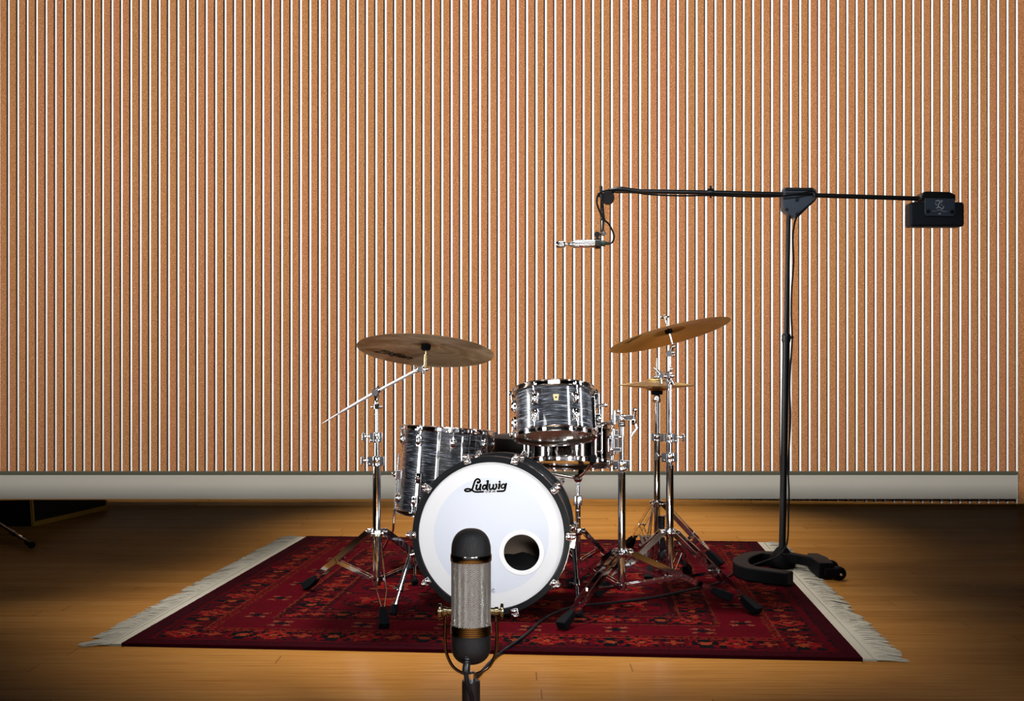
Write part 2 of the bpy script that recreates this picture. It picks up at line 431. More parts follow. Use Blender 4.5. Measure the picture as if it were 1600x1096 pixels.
# ------------------------------------------------------------------ rug
def make_rug():
    W_, D_ = 2.42, 2.36; cs = .0075
    nx, ny = round(W_/cs), round(D_/cs)
    yaw = math.radians(-4.5)
    R = Mx.Rotation(yaw, 3, 'Z')
    r = root('area_rug', 'dark red hand knotted rug with black and orange motifs and cream fringed ends', 'rug', (-.004, 4.774, 0), R)
    xs = np.linspace(-W_/2, W_/2, nx+1); ys = np.linspace(-D_/2, D_/2, ny+1)
    X, Y = np.meshgrid(xs, ys)
    rng = np.random.default_rng(3)
    Z = RUGZ - .0012*rng.random(X.shape)
    verts = np.stack([X.ravel(), Y.ravel(), Z.ravel()], 1)
    i = np.arange(nx*ny); row = i//nx; col = i % nx; a = row*(nx+1)+col
    faces = np.stack([a, a+1, a+nx+2, a+nx+1], 1)
    me = bpy.data.meshes.new('pile')
    n = len(verts)
    # skirt
    rim = [j for j in range(nx+1)] + [(k+1)*(nx+1)+nx for k in range(ny)] + [ny*(nx+1)+nx-1-j for j in range(nx)] + [(ny-1-k)*(nx+1) for k in range(ny-1)]
    low = [(verts[q][0], verts[q][1], 0.0) for q in rim]
    vs = [tuple(p) for p in verts]+low
    m_ = len(rim)
    sk = [(rim[(q+1) % m_], rim[q], n+q, n+(q+1) % m_) for q in range(m_)]
    me.from_pydata(vs, [], [tuple(f) for f in faces]+sk+[tuple(n+q for q in range(m_-1,-1,-1))])
    # pattern, knot by knot
    red = np.array(srgb(79,1,13)[:3]); red2 = np.array(srgb(90,2,14)[:3]); dark = np.array(srgb(47,1,10)[:3])
    blk = np.array(srgb(7,5,9)[:3]); org = np.array(srgb(138,54,30)[:3]); brt = np.array(srgb(124,12,18)[:3]); tan = np.array(srgb(126,68,46)[:3])
    cx = (np.arange(nx)+.5)*cs; cy = (np.arange(ny)+.5)*cs
    U, Vv = np.meshgrid(cx, cy)
    du = np.minimum(U, W_-U); dv = np.minimum(Vv, D_-Vv)
    dvs = dv*1.0; dus = du
    d = np.minimum(du, dv); along = np.where(du < dv, Vv, U)
    out = np.empty((ny, nx, 3)); out[:] = red
    def motif(mask, s0, s1, per, seed):                # serrated dark stars and red flowers alternating along a band
        hgt = s1-s0
        n_ = np.floor(along/per); a_ = (along/per-n_)-.5; b_ = (d-s0)/hgt-.5
        a2 = np.floor(np.abs(a_)*14)/14; b2 = np.floor(np.abs(b_)*12)/12
        res = np.empty((ny, nx, 3)); res[:] = red2
        kind = (n_.astype(int) % 3)[..., None]
        star = np.minimum(a2*1.15+b2*.55, a2*.55+b2*1.15)
        A = np.empty_like(res); A[:] = red2
        A[star < .40] = blk; A[(star < .34) & (a2 > .16) & (b2 > .16)] = brt; A[(a2+b2) < .16] = org*.9; A[(a2 > .42)] = brt*.8; A[(a2 > .36) & (b2 > .33)] = blk
        B = np.empty_like(res); B[:] = red2
        B[(a2 > .30) & (b2 > .12)] = blk; B[star < .36] = brt; B[(star < .36) & (star > .29)] = org*.75; B[(a2+b2) < .22] = blk*1.4; B[(a2+b2) < .10] = org
        D2 = np.empty_like(res); D2[:] = red*.9
        D2[(np.abs(a2-.22) < .10) & (np.abs(b2-.22) < .13)] = blk; D2[star < .12] = org*.8; D2[(np.abs(a2-.22) < .04) & (np.abs(b2-.22) < .05)] = brt
        res = np.where(kind == 0, A, np.where(kind == 1, B, D2))
        out[mask] = res[mask]
    def band(a, b): return (d >= a) & (d < b)
    out[band(0,.05)] = dark*1.15
    out[band(.05,.058)] = blk*1.5
    out[band(.058,.085)] = red*.9
    out[band(.085,.0925)] = blk*2
    motif(band(.0925,.205), .0925, .205, .105, 1)
    out[band(.205,.2125)] = org*.6
    out[band(.2125,.23)] = np.where((np.floor(along[band(.2125,.23)]/.015).astype(int) % 2 == 0)[:,None], dark, brt*.8)
    out[band(.23,.2375)] = org*.45
    # wide plain band with small florets
    p = band(.2375,.40); out[p] = red*1.12
    q = ((along % .30)-.15); w = d-.32
    fl_ = p & (np.abs(q) < .052) & (np.abs(w) < .05)
    k1 = (np.abs(np.abs(q)-.026) < .009) & (np.abs(np.abs(w)-.026) < .012); k2 = (np.abs(q)+np.abs(w) < .026)
    out[fl_ & k1] = tan*.9; out[fl_ & k2] = blk*1.5
    out[band(.40,.4075)] = org*.55
    out[band(.4075,.425)] = dark
    motif(band(.425,.53), .425, .53, .098, 2)
    out[band(.53,.5375)] = org*.55
    out[band(.5375,.56)] = dark
    # field of octagonal figures
    f_ = d >= .56
    tx, ty = .325, .31
    fx = ((U-.56) % tx)/tx-.5; fy = ((Vv-.56) % ty)/ty-.5
    oc = np.maximum(np.maximum(np.abs(fx), np.abs(fy)), (np.abs(fx)+np.abs(fy))*.72)
    o2 = np.where(f_[..., None], red, out)
    quad = (fx*fy > 0)
    o2[f_ & (oc < .40)] = blk*1.3
    o2[f_ & (oc < .375)] = red2
    o2[f_ & (oc < .36) & quad] = blk*1.6
    o2[f_ & (oc < .345) & quad] = dark*1.2
    o2[f_ & (oc < .2)] = org*.8
    o2[f_ & (oc < .175)] = brt
    o2[f_ & (oc < .10)] = blk*1.5
    o2[f_ & (oc < .05)] = org
    pet = f_ & (oc > .22) & (oc < .33) & (np.abs(np.abs(fx)-np.abs(fy)) < .06)
    o2[pet] = org*.75
    ln = f_ & ((np.abs(np.abs(fx)-.5) < .016) | (np.abs(np.abs(fy)-.5) < .016)); o2[ln] = dark*.8
    sm = f_ & (np.abs(np.abs(fx)-.5)+np.abs(np.abs(fy)-.5) < .13); o2[sm] = blk*1.6
    sm = f_ & (np.abs(np.abs(fx)-.5)+np.abs(np.abs(fy)-.5) < .07); o2[sm] = org*.8
    out = o2
    # hand-knotted irregularity: mix neighbours, vary each knot, horizontal abrash
    sh = np.round(rng.normal(0,.5,size=(ny, nx))).astype(int); xi = np.clip(np.arange(nx)[None, :]+sh, 0, nx-1)
    sv = np.round(rng.normal(0,.32,size=(ny, nx))).astype(int); yi = np.clip(np.arange(ny)[:, None]+sv, 0, ny-1)
    out = out[yi, xi]
    out *= (1+.22*(rng.random((ny, nx, 1))-.5))
    out *= (1+.16*np.cumsum(rng.normal(0,.12,(ny,1,1)),0).clip(-1,1))
    me.materials.append(MT['rug'])
    attr = me.color_attributes.new('knots', 'FLOAT_COLOR', 'CORNER')
    ncol = len(me.loops)
    cols = np.ones((ncol, 4), np.float32); cols[:, :3] = dark
    cols[:nx*ny*4, :3] = np.repeat(out.reshape(-1, 3), 4, 0)
    attr.data.foreach_set('color', cols.ravel())
    o = bpy.data.objects.new('pile', me); C.objects.link(o); o.parent = r
    for sgn in (-1, 1):
        mb = MB(); rr = random.Random(5+sgn)
        e = sgn*(W_/2)
        mb.box((e+sgn*.022, 0, .004), (.05, D_-.006, .007))            # woven end band
        for q in range(int(D_/.016)):                                    # stitches along the band
            y = -D_/2+.008+q*.016; mb.box((e+sgn*.036, y, .0082), (.004, .007, .0022))
        y = -D_/2+.003; drift = 0
        while y < D_/2-.003:
            L = .075+rr.random()*.03; drift = .8*drift+rr.uniform(-.012,.012)
            if rr.random() < .04: drift += rr.choice((-1,1))*.03
            dy = drift+rr.uniform(-.006,.006)-.008
            lift = rr.random()*.006
            pts = [(e+sgn*.045, y, .005), (e+sgn*(.045+L*.35), y+dy*.4, .006+lift), (e+sgn*(.045+L*.7), y+dy*.8, .004+lift*.6), (e+sgn*(.045+L), y+dy*1.3, .003)]
            mb.path(spline(pts, 2), [.0026,.0028,.0028,.0027,.0026,.0024,.0016], 5)
            y += .0049+rr.random()*.001
        fr = mb.build('fringe', 'cream', r); fr['kind'] = 'stuff'; fr['label'] = 'cream cotton fringe with stitched end band'
    return r
rug = make_rug()

# ------------------------------------------------------------------ stands
def tripod(r, c, hub, feet, pole_r, brace_z, leg_h=.022, gap=.014, col_r=None, zf=RUGZ, foot_len=.085):
    """hub collar, three double-strip legs with rubber feet, braces down to a lower collar"""
    c = V((c[0], c[1], 0)); col_r = col_r or pole_r*1.45
    mb = MB()
    mb.lathe([(pole_r, hub-.016), (col_r, hub-.016), (col_r*1.08, hub-.008), (col_r*1.08, hub+.010), (col_r*.95, hub+.016), (pole_r, hub+.018)], 24, Mx.Translation(c), closed=True)
    for f in feet:
        dr = (V((f[0], f[1], 0))-c).normalized()
        mb.box(c+dr*(col_r+.008)+V((0,0,hub)), (.026, gap*1.6, .024), Mx.Rotation(math.atan2(dr.y, dr.x), 3, 'Z'))
        s_ = V((-dr.y, dr.x, 0)); q = c+dr*(col_r+.014)+V((0,0,hub))
        mb.tube(q-s_*(gap+.010), q+s_*(gap+.010), .006, n=10)
    mb.build('hub_collar', 'chrome', r, world=True, bevel=.0015)
    mb = MB()
    mb.lathe([(pole_r*.9, brace_z-.010), (col_r*.95, brace_z-.010), (col_r*.95, brace_z+.010), (pole_r*.9, brace_z+.012)], 20, Mx.Translation(c), closed=True)
    for f in feet:
        dr = (V((f[0], f[1], 0))-c).normalized(); s_ = V((-dr.y, dr.x, 0)); q = c+dr*(col_r+.004)+V((0,0,brace_z))
        mb.tube(q-s_*.016, q+s_*.016, .005, n=8)
    mb.build('brace_collar', 'chrome', r, world=True)
    for f in feet:
        f = V((f[0], f[1], zf)); dr = (V((f.x, f.y, 0))-c).normalized()
        p0 = c+dr*(col_r+.014)+V((0,0,hub)); p1 = f-dr*.0+V((0,0,.014))
        d = (p1-p0); L = d.length; u = d/L
        side = u.cross(V((0,0,1))).normalized(); upv = side.cross(u)
        mb = MB()
        te = 1-foot_len*.75/L
        for sg in (-1, 1):
            ts = [(0, gap), (.55, gap), (.66, gap*1.25), (te-.05, gap*.45), (te+.03, gap*.28)]
            mb.strip([p0+d*t+side*(sg*o) for t, o in ts], .0032, leg_h, up=upv)
        q = p0+d*.5; mb.tube(q-side*(gap+.004), q+side*(gap+.004), .004, n=8)
        lg = mb.build('leg', 'chrome', r, world=True)
        mb = MB()
        a = p0+d*(1-foot_len/L); b = p1+u*.008
        Rf = Mx((side, upv, u)).transposed()
        vs = []
        for q, w, h in ((a, .011, .011), (a+(b-a)*.45, .017, .017), (b, .020, .021)):
            for x, y in ((-w,-h),(w,-h),(w,h),(-w,h)): vs.append(q+Rf @ V((x, y, 0)))
        zmin = min(v.z for v in vs)
        for v in vs:
            if v.z < zf+.0005: v.z = zf+.0005
        mb.add(vs, [(3,2,1,0),(8,9,10,11)]+[(4*i+j, 4*i+(j+1) % 4, 4*i+4+(j+1) % 4, 4*i+4+j) for i in (0,1) for j in range(4)])
        ft = mb.build('rubber_foot', 'rubber', lg, world=True, bevel=.004); ft['label'] = 'black rubber foot'
        mb = MB()
        q0 = c+dr*(col_r+.004)+V((0,0,brace_z)); q1 = p0+d*.52
        for sg in (-1, 1): mb.strip([q0+side*(sg*.010), q1+side*(sg*.010)], .0025, .012, up=V((0,0,1)))
        mb.build('brace', 'chrome', r, world=True)
def clamp(r, p, rr, side=-1, name='height_clamp'):
    """hinged height clamp with a wing bolt"""
    p = V(p); mb = MB(); M = Mx.Translation(p)
    mb.lathe([(rr*.7,-.020),(rr*1.25,-.020),(rr*1.35,-.012),(rr*1.2,-.006),(rr*1.35,0),(rr*1.35,.012),(rr*1.15,.020),(rr*.7,.020)], 24, M, closed=True)
    mb.box(p+V((side*rr*1.6, -.004, 0)), (rr*1.4, .024, .036))
    mb.box(p+V((-side*rr*1.4, -.004, .002)), (rr*.9, .022, .034))
    mb.tube(p+V((side*rr*1.2,-.010,.006)), p+V((side*(rr*1.2+.034),-.014,.004)), .0048, n=10)
    mb.sphere(p+V((side*rr*1.6,-.012,-.010)), .006, 10)
    o = mb.build(name, 'chrome', r, world=True, bevel=.0018)
    mb = MB(); q = p+V((side*(rr*1.2+.036), -.014, .003))
    mb.prism([(-.006,-.014),(.004,-.017),(.007,-.006),(.007,.006),(.004,.017),(-.006,.014)], -.004, .004, Mx.Translation(q) @ Mx.Rotation(PI/2, 4, 'X'))
    w = mb.build('wing_bolt', 'chrome', o, world=True, bevel=.002)
    return o
def tube_part(r, a, b, rad, name='pole', mat='chrome', r1=None):
    mb = MB(); mb.tube(a, b, rad, r1, 24); return mb.build(name, mat, r, world=True)

# --- left cymbal stand
cx, cy = -.525, 4.30
r = root('cymbal_stand', 'chrome boom cymbal stand left of the floor tom, boom tail poking out left', 'cymbal stand', (cx, cy, RUGZ))
feet = [fl(600,985,RUGZ), fl(479,922,RUGZ), V((-.225, 4.60, RUGZ))]
hub = H-(832-HY)*cy/F
tripod(r, (cx,cy), hub, feet, .0155, .110)
P = lambda px, y, D=cy: at(px, y, D)
zz = lambda y, D=cy: H-(y-HY)*D/F
tube_part(r, (cx,cy,.085), (cx,cy,zz(727)), .0155)
tube_part(r, (cx,cy,zz(727)), (cx,cy,zz(688)), .0098)
tube_part(r, (cx,cy,zz(688)), (cx,cy,zz(626)), .0072)
clamp(r, (cx,cy,zz(721)), .0150); clamp(r, (cx,cy,zz(684)), .0115)
mb = MB()
mb.lathe([(.0045,zz(640)),(.013,zz(639)),(.014,zz(633)),(.009,zz(631)),(.0085,zz(622)),(.011,zz(620)),(.011,zz(615))], 20, Mx.Translation((cx,cy,0)))
for s_ in (-1,1): mb.sphere((cx+s_*.017, cy-.004, zz(636)), .007, 10)
mb.build('tilter_collar', 'chrome', r, world=True)
b0 = at(503,662,4.50); bm_ = at(587,613,4.285); b1 = at(655,577,4.115)
tl = bm_-V((0,0,0)); mb = MB()
mb.sphere(bm_, .0165, 20); mb.tube(bm_+V((0,-.014,0)), bm_+V((0,-.024,0)), .012, n=18)
u = (b1-bm_).normalized(); mb.tube(bm_+u*.012, bm_+u*.034, .010, .0085)
mb.tube(bm_+V((.004,.0,.010)), bm_+V((.012,-.004,.024)), .004, n=8)
mb.build('tilter', 'chrome', r, world=True)
mb = MB(); u0 = (b0-bm_)
mb.path([b0, bm_+u0*.82, bm_+u0*.62, bm_+u0*.61, bm_+u0*.3, bm_, bm_+(b1-bm_)*.5, b1], [.0008,.0030,.0040,.0058,.0062,.0062,.0062,.0062], 14)
mb.path([bm_+(b1-bm_)*.62, bm_+(b1-bm_)*.66], .0068, 14); mb.path([bm_+u0*.30, bm_+u0*.34], .0066, 14)
mb.build('boom_arm', 'boomsteel', r, world=True)
# boom head: ratchet block, knob and threaded rod up to the cymbal
cymL = at(665, 549, 4.10)
nL = V((math.sin(math.radians(3.4)), math.sin(math.radians(13.3)), 1)).normalized()
bellL = cymL+nL*.030
mb = MB(); h_ = b1
mb.sphere(h_, .012, 14); mb.tube(h_+V((.004,-.012,0)), h_+V((.004,.012,0)), .011, n=16)
mb.sphere(h_+V((-.010,-.006,-.010)), .006, 10); mb.sphere(h_+V((-.016,-.004,.006)), .006, 10)
mb.tube(h_+V((.006,0,0)), h_+V((.026,-.004,-.002)), .0085, n=14); mb.sphere(h_+V((.028,-.006,.0)), .0085, 12)
mb.box(h_+V((.018,-.01,-.012)), (.010,.006,.014)); mb.tube(h_+V((.002,0,.006)), h_+V((.022,0,.016)), .0045)
mb.build('ratchet_head', 'chrome', r, world=True, bevel=.001)
mb = MB(); base_ = h_+V((.022,-.002,.002)); mb.tube(base_, bellL+nL*.028, .0036, n=10); mb.tube(base_, base_+(bellL-base_)*.55, .0062, n=12)
mb.build('cymbal_rod', 'brass', r, world=True)
mb = MB(); MLc = Mx.Translation(bellL) @ rot_to(nL).to_4x4()
mb.lathe([(0,-.026),(.013,-.026),(.018,-.022),(.018,-.005),(.012,-.0035),(0,-.0035)], 24, MLc); mb.build('felt_washer', 'rubber', r, world=True)
mb = MB(); mb.lathe([(0,.004),(.014,.004),(.014,.012),(0,.012)], 20, MLc); mb.box(MLc @ V((0,0,.018)), (.03,.005,.010), rot_to(nL)); mb.build('wing_nut', 'chrome', r, world=True)

def cym_prof(R, bell_r, bell_h, bow_h):
    def z(q):                             # height of the sheet above the rim plane
        if q > bell_r: t = (q-bell_r)/(R-bell_r); return bow_h*(1-t**1.35)
        t = q/bell_r; return bow_h + bell_h*math.sqrt(max(0., 1-t*t*.995))*.999
    return z
def make_cymbal(name, label, cat, c, n, R, mat, bell_r=.055, bell_h=.016, bow_h=.018, flip=False, text=None, group=None):
    r = root(name, label, cat, c, rot_to(n), group)
    z = cym_prof(R, bell_r, bell_h, bow_h); th = .0011
    rs = [.0055]+[bell_r*q for q in (.25,.45,.65,.8,.92,1.0)]+[bell_r+(R-bell_r)*q for q in (.03,.1,.2,.35,.5,.65,.8,.92,1.0)]
    pr = [(q, z(q)) for q in rs]+[(R+.0006, -.0004)]+[(q, z(q)-th) for q in reversed(rs)]
    if flip: pr = [(q, -w) for q, w in pr]
    mb = MB(); mb.lathe(pr, 96, closed=True)
    bo = mb.build('bronze_disc', mat, r, angle=60)
    if text:
        body, sz, tx, ty, ang = text
        cu = bpy.data.curves.new('txt', 'FONT'); cu.body = body; cu.size = sz; cu.shear = .35; cu.offset = sz*.022; cu.align_x = 'CENTER'; cu.align_y = 'CENTER'; cu.resolution_u = 3
        to = bpy.data.objects.new('txt', cu); C.objects.link(to)
        dg = bpy.context.evaluated_depsgraph_get(); me = bpy.data.meshes.new_from_object(to.evaluated_get(dg)); me.name = 'printed_name'
        bpy.data.objects.remove(to)
        ca, sa = math.cos(ang), math.sin(ang)
        for v in me.vertices:
            a, b = v.co.x, -v.co.y
            x = tx+a*ca-b*sa; y = ty+a*sa+b*ca; q = math.hypot(x, y)
            v.co = (x, y, z(q)-th-.0009)
        me.materials.clear(); me.materials.append(MT['ink'])
        o = bpy.data.objects.new('printed_name', me); C.objects.link(o); o.parent = r; o['label'] = 'black printed maker name'
    return r
make_cymbal('ride_cymbal', 'brownish bronze cymbal on the left boom stand, dull underside with black lettering', 'cymbal', cymL, nL, .254, 'ride',
            text=('Zildjian', .056, -.132, .108, math.radians(40)))

# --- right cymbal stand
cx, cy = (1046.5-800)*4.5/F, 4.50
r = root('cymbal_stand', 'chrome straight cymbal stand on the right holding the golden tilted cymbal', 'cymbal stand', (cx, cy, RUGZ))
feet = [fl(1183,962,RUGZ), V((.335,4.42,RUGZ)), V((.78,4.92,RUGZ))]
tripod(r, (cx,cy), zz(832,cy), feet, .0155, zz(903,cy))
tube_part(r, (cx,cy,zz(908,cy)), (cx,cy,zz(727,cy)), .0155)
tube_part(r, (cx,cy,zz(727,cy)), (cx,cy,zz(688,cy)), .0105)
tube_part(r, (cx,cy,zz(688,cy)), (cx,cy,zz(600,cy)), .0080)
tube_part(r, (cx,cy,zz(600,cy)), (cx,cy,zz(556,cy)), .0055)
clamp(r, (cx,cy,zz(715,cy)), .0155); clamp(r, (cx,cy,zz(685,cy)), .0125, 1)
mb = MB()
p = V((cx,cy,zz(590,cy)))
mb.lathe([(.005,-.028),(.010,-.028),(.013,-.018),(.010,-.004),(.013,.004),(.012,.020),(.006,.026)], 20, Mx.Translation(p), closed=True)
mb.box(p+V((-.016,-.006,.008)), (.028,.018,.022)); mb.box(p+V((-.036,-.010,.006)), (.022,.016,.016))
mb.tube(p+V((-.040,-.012,.012)), p+V((-.066,-.016,.040)), .0042, n=10); mb.tube(p+V((-.040,-.012,.008)), p+V((-.036,-.012,-.026)), .0050, n=10)
mb.sphere(p+V((.008,-.012,.006)), .010, 12); mb.tube(p+V((.006,-.01,-.012)), p+V((.016,-.012,-.030)), .006, n=10)
mb.sphere(p+V((-.02,-.018,.004)), .008, 12); mb.sphere(p+V((.004,-.010,.034)), .008, 12)
mb.strip([p+V((-.016,-.010,.0)), p+V((-.006,-.010,-.045))], .008, .006, up=V((0,1,0)))
mb.build('multi_clamp', 'chrome', r, world=True, bevel=.0018)
cymR = at(1046.5, 524.5, 4.48)
nR = V((-math.tan(math.radians(13.4)), math.tan(math.radians(9.2)), 1)).normalized()
bellR = cymR+nR*.028
MRc = Mx.Translation(bellR) @ rot_to(nR).to_4x4()
t0 = V((cx, cy-.004, zz(553,cy)))
mb = MB(); mb.tube(t0+V((-.004,-.014,0)), t0+V((-.004,.014,0)), .0125, n=18); mb.sphere(t0+V((.012,-.01,.006)), .008, 12)
mb.tube(t0+V((0,0,.004)), t0+V((.012,-.002,.032)), .0072, n=12); mb.sphere(t0+V((.013,-.004,.030)), .009, 12); mb.sphere(t0+V((.013,-.012,-.006)), .007, 10)
mb.build('tilter', 'chrome', r, world=True)
mb = MB(); mb.tube(t0+V((.012,-.002,.032)), bellR, .0040, n=10); mb.tube(bellR, bellR+nR*.060, .0034, n=10); mb.build('cymbal_rod', 'chrome', r, world=True)
mb = MB(); mb.lathe([(0,-.020),(.011,-.020),(.016,-.016),(.016,-.004),(.010,-.0035),(0,-.0035)], 24, MRc); mb.build('felt_washer', 'rubber', r, world=True)
mb = MB(); mb.box(MRc @ V((0,0,.048)), (.036,.007,.007), rot_to(nR)); mb.sphere(MRc @ V((0,0,.050)), .007, 10); mb.sphere(MRc @ V((-.013,0,.055)), .005, 8); mb.build('wing_nut', 'chrome', r, world=True, bevel=.001)
make_cymbal('crash_cymbal', 'golden bronze cymbal tilted steeply on the right straight stand', 'cymbal', cymR, nR, .250, 'crash', bell_r=.072, bell_h=.014, bow_h=.018,
            text=('Zildjian', .042, -.160, -.062, math.radians(-68)))

# --- middle stand carrying the rack tom
cx, cy = (971.5-800)*4.25/F, 4.25
r = root('tom_stand', 'chrome double braced stand holding the rack tom, right of the bass drum', 'tom stand', (cx, cy, RUGZ))
feet = [fl(878,985,RUGZ), fl(1139,940,RUGZ), V((.245,4.62,RUGZ))]
tripod(r, (cx,cy), zz(864,cy), feet, .0150, zz(915,cy))
tube_part(r, (cx,cy,zz(922,cy)), (cx,cy,zz(738,cy)), .0145)
tube_part(r, (cx,cy,zz(738,cy)), (cx,cy,zz(648,cy)), .0092)
clamp(r, (cx,cy,zz(727,cy)), .0150)
mb = MB(); p = V((cx,cy,zz(655,cy)))
mb.lathe([(.006,-.030),(.014,-.030),(.016,-.020),(.012,-.012),(.016,-.004),(.016,.010),(.011,.018),(.006,.020)], 20, Mx.Translation(p), closed=True)
mb.box(p+V((.026,-.006,.006)), (.040,.022,.020)); mb.tube(p+V((.045,-.008,-.004)), p+V((.050,-.010,.034)), .0052, n=10); mb.sphere(p+V((.050,-.010,.036)), .009, 12)
mb.box(p+V((-.024,-.006,.002)), (.030,.022,.030)); mb.tube(p+V((-.030,-.016,-.020)), p+V((-.030,-.016,.034)), .0065, n=12); mb.sphere(p+V((-.016,-.014,.030)), .008, 12)
mb.tube(p+V((.040,-.01,-.010)), p+V((.052,-.016,-.012)), .012, n=16); mb.sphere(p+V((.008,-.018,.012)), .008, 12)
mb.build('holder_clamp', 'chrome', r, world=True, bevel=.002)
mb = MB(); p2 = V((cx-.030,cy-.004,zz(690,cy)))
mb.box(p2+V((.006,0,.0)), (.020,.022,.090)); mb.tube(p2+V((-.004,-.012,-.05)), p2+V((-.004,-.012,.05)), .0068, n=12); mb.box(p2+V((.01,-.01,-.03)), (.03,.02,.016)); mb.box(p2+V((.01,-.01,.018)), (.03,.02,.016))
mb.sphere(p2+V((.020,-.016,.018)), .008, 12); mb.sphere(p2+V((-.012,-.016,-.03)), .008, 12)
mb.build('ratchet_column', 'chrome', r, world=True, bevel=.002)
mb = MB(); mb.strip([p+V((.050,-.012,-.018)), p+V((.056,-.014,-.034)), p+V((.030,-.016,-.070))], .010, .008, up=V((0,1,0))); mb.build('lock_lever', 'chrome_dull', r, world=True, bevel=.002)
tomC = at(866, 647, 4.35)
armend = at(934, 663, 4.33)
mb = MB(); a_ = at(958, 660, 4.25); mb.tube(a_, armend, .0056, n=14); mb.sphere(a_, .013, 16); mb.build('tom_arm', 'chrome', r, world=True)

# ------------------------------------------------------------------ drums
def hoop_prof(R, sg):                    # triple-flanged hoop, z relative to bearing edge (sg=+1 top)
    return [(R+.0045, sg*-.004), (R+.013, sg*-.0055), (R+.0140, sg*-.003), (R+.0075, sg*-.0005), (R+.0065, sg*.013), (R+.0105, sg*.0150), (R+.0100, sg*.0168), (R+.0035, sg*.0155), (R+.0030, sg*.001)]
def make_drum(r, R, Hh, nl, shellmat, lugkind='classic', bottom='clearhead', phase=0., ntop=None):
    h = Hh/2
    mb = MB(); mb.lathe([(R, -h), (R, h), (R-.004, h), (R-.007, h-.006), (R-.007, -h+.006), (R-.004, -h)], 96, closed=True); mb.build('shell', shellmat, r)
    for sg, nm in ((1, 'batter_hoop'), (-1, 'resonant_hoop')):
        mb = MB(); M = Mx.Translation((0,0,sg*h)); mb.lathe(hoop_prof(R, sg), 96, M, closed=True)
        for i in range(nl):
            t = phase+2*PI*i/nl; q = V(((R+.016)*math.cos(t), (R+.016)*math.sin(t), sg*h-sg*.001))
            mb.box(q, (.016,.018,.006), Mx.Rotation(t,3,'Z'))
        mb.build(nm, 'chrome', r, bevel=.0006)
        mb = MB(); mb.lathe([(0, sg*(h+.0030)), (R*.7, sg*(h+.0030)), (R-.004, sg*(h+.0024)), (R+.003, sg*(h-.002)), (R+.003, sg*(h-.004)), (R-.003, sg*(h+.001)), (0, sg*(h+.0018))], 96)
        mb.build('batter_head' if sg > 0 else 'resonant_head', 'tophead' if sg > 0 else bottom, r)
    first = None
    for sg in ((1, -1) if lugkind == 'classic' else (0,)):
        mb = MB()
        if lugkind == 'classic':
            z0 = sg*(h-.048)
            pr = [(-.010,-.026),(.010,-.026),(.0155,-.011),(.0145,.012),(.011,.020),(-.011,.020),(-.0145,.012),(-.0155,-.011)]
            M = Mx.Translation((R-.001,0,z0)) @ Mx.Rotation(PI/2,4,'Y') @ Mx.Rotation(PI/2,4,'Z')
            if sg < 0: M = M @ Mx.Rotation(PI,4,'Z')
            mb.prism(pr, 0, .008, M)
            mb.sphere((R+.008,0,z0-sg*.003), .0135, 16, (.8,.95,1.5))
            mb.tube((R+.0105,0,z0+sg*.008), (R+.0105,0,z0+sg*.026), .0058, n=14)
        else:
            for q in (-1,1):
                mb.tube((R-.002,0,q*(h-.032)), (R+.013,0,q*(h-.032)), .0055, n=12); mb.sphere((R+.013,0,q*(h-.032)), .0072, 12)
            mb.tube((R+.013,0,-(h-.022)), (R+.013,0,h-.022), .0050, n=14)
        l0 = mb.build('lug', 'chrome', r, bevel=.001)
        mb = MB()
        for q in ((sg,) if sg else (1,-1)):
            zr = q*(h-.024)
            mb.tube((R+.0125,0,zr), (R+.0165,0,q*(h+.004)), .0030, n=10); mb.tube((R+.0165,0,q*(h+.002)), (R+.0165,0,q*(h+.010)), .0058, n=6)
        mb.build('tension_rod', 'chrome', l0)
        for i in range(nl):
            M = Mx.Rotation(phase+2*PI*i/nl, 4, 'Z')
            if i == 0: l0.matrix_basis = M
            else:
                c = l0.copy(); C.objects.link(c); c.parent = r; c.matrix_basis = M
                for ch in l0.children: d = ch.copy(); C.objects.link(d); d.parent = c
# rack tom
tilt = math.radians(15)
Rt = rot_to(V((-.02, math.tan(tilt), 1)))
r = root('rack_tom', 'small black pearl tom hanging above the bass drum with ivory badge', 'drum', tomC, Rt)
make_drum(r, .152, .168, 6, 'pearl', phase=math.radians(-90+30))
mb = MB(); M = Mx.Translation((0.002,-.1515,.030)) @ Mx.Rotation(PI/2,4,'X')
mb.prism([(-.010,.013),(.010,.013),(.0115,.010),(.0075,-.012),(-.0075,-.012),(-.0115,.010)], -.001, .0022, M); b_ = mb.build('badge', 'badge', r)
mb = MB(); mb.lathe([(0,.0022),(.0032,.0022),(.0032,.0034),(0,.0034)], 14, M); mb.build('vent_grommet', 'chrome', b_)
mb = MB(); 
mb.box((.150,-.036,-.01), (.016,.044,.13)); mb.box((.165,-.040,-.035), (.028,.034,.040)); mb.tube((.172,-.044,-.07),(.172,-.044,.07),.0058, n=12); mb.sphere((.172,-.062,-.035), .010, 12)
mb.tube((.160,-.04,.02),(.196,-.05,.02), .006); mb.sphere((.198,-.05,.02), .009, 12); mb.box((.166,-.03,.055),(.02,.03,.03))
mb.build('mount_bracket', 'chrome', r, bevel=.003)
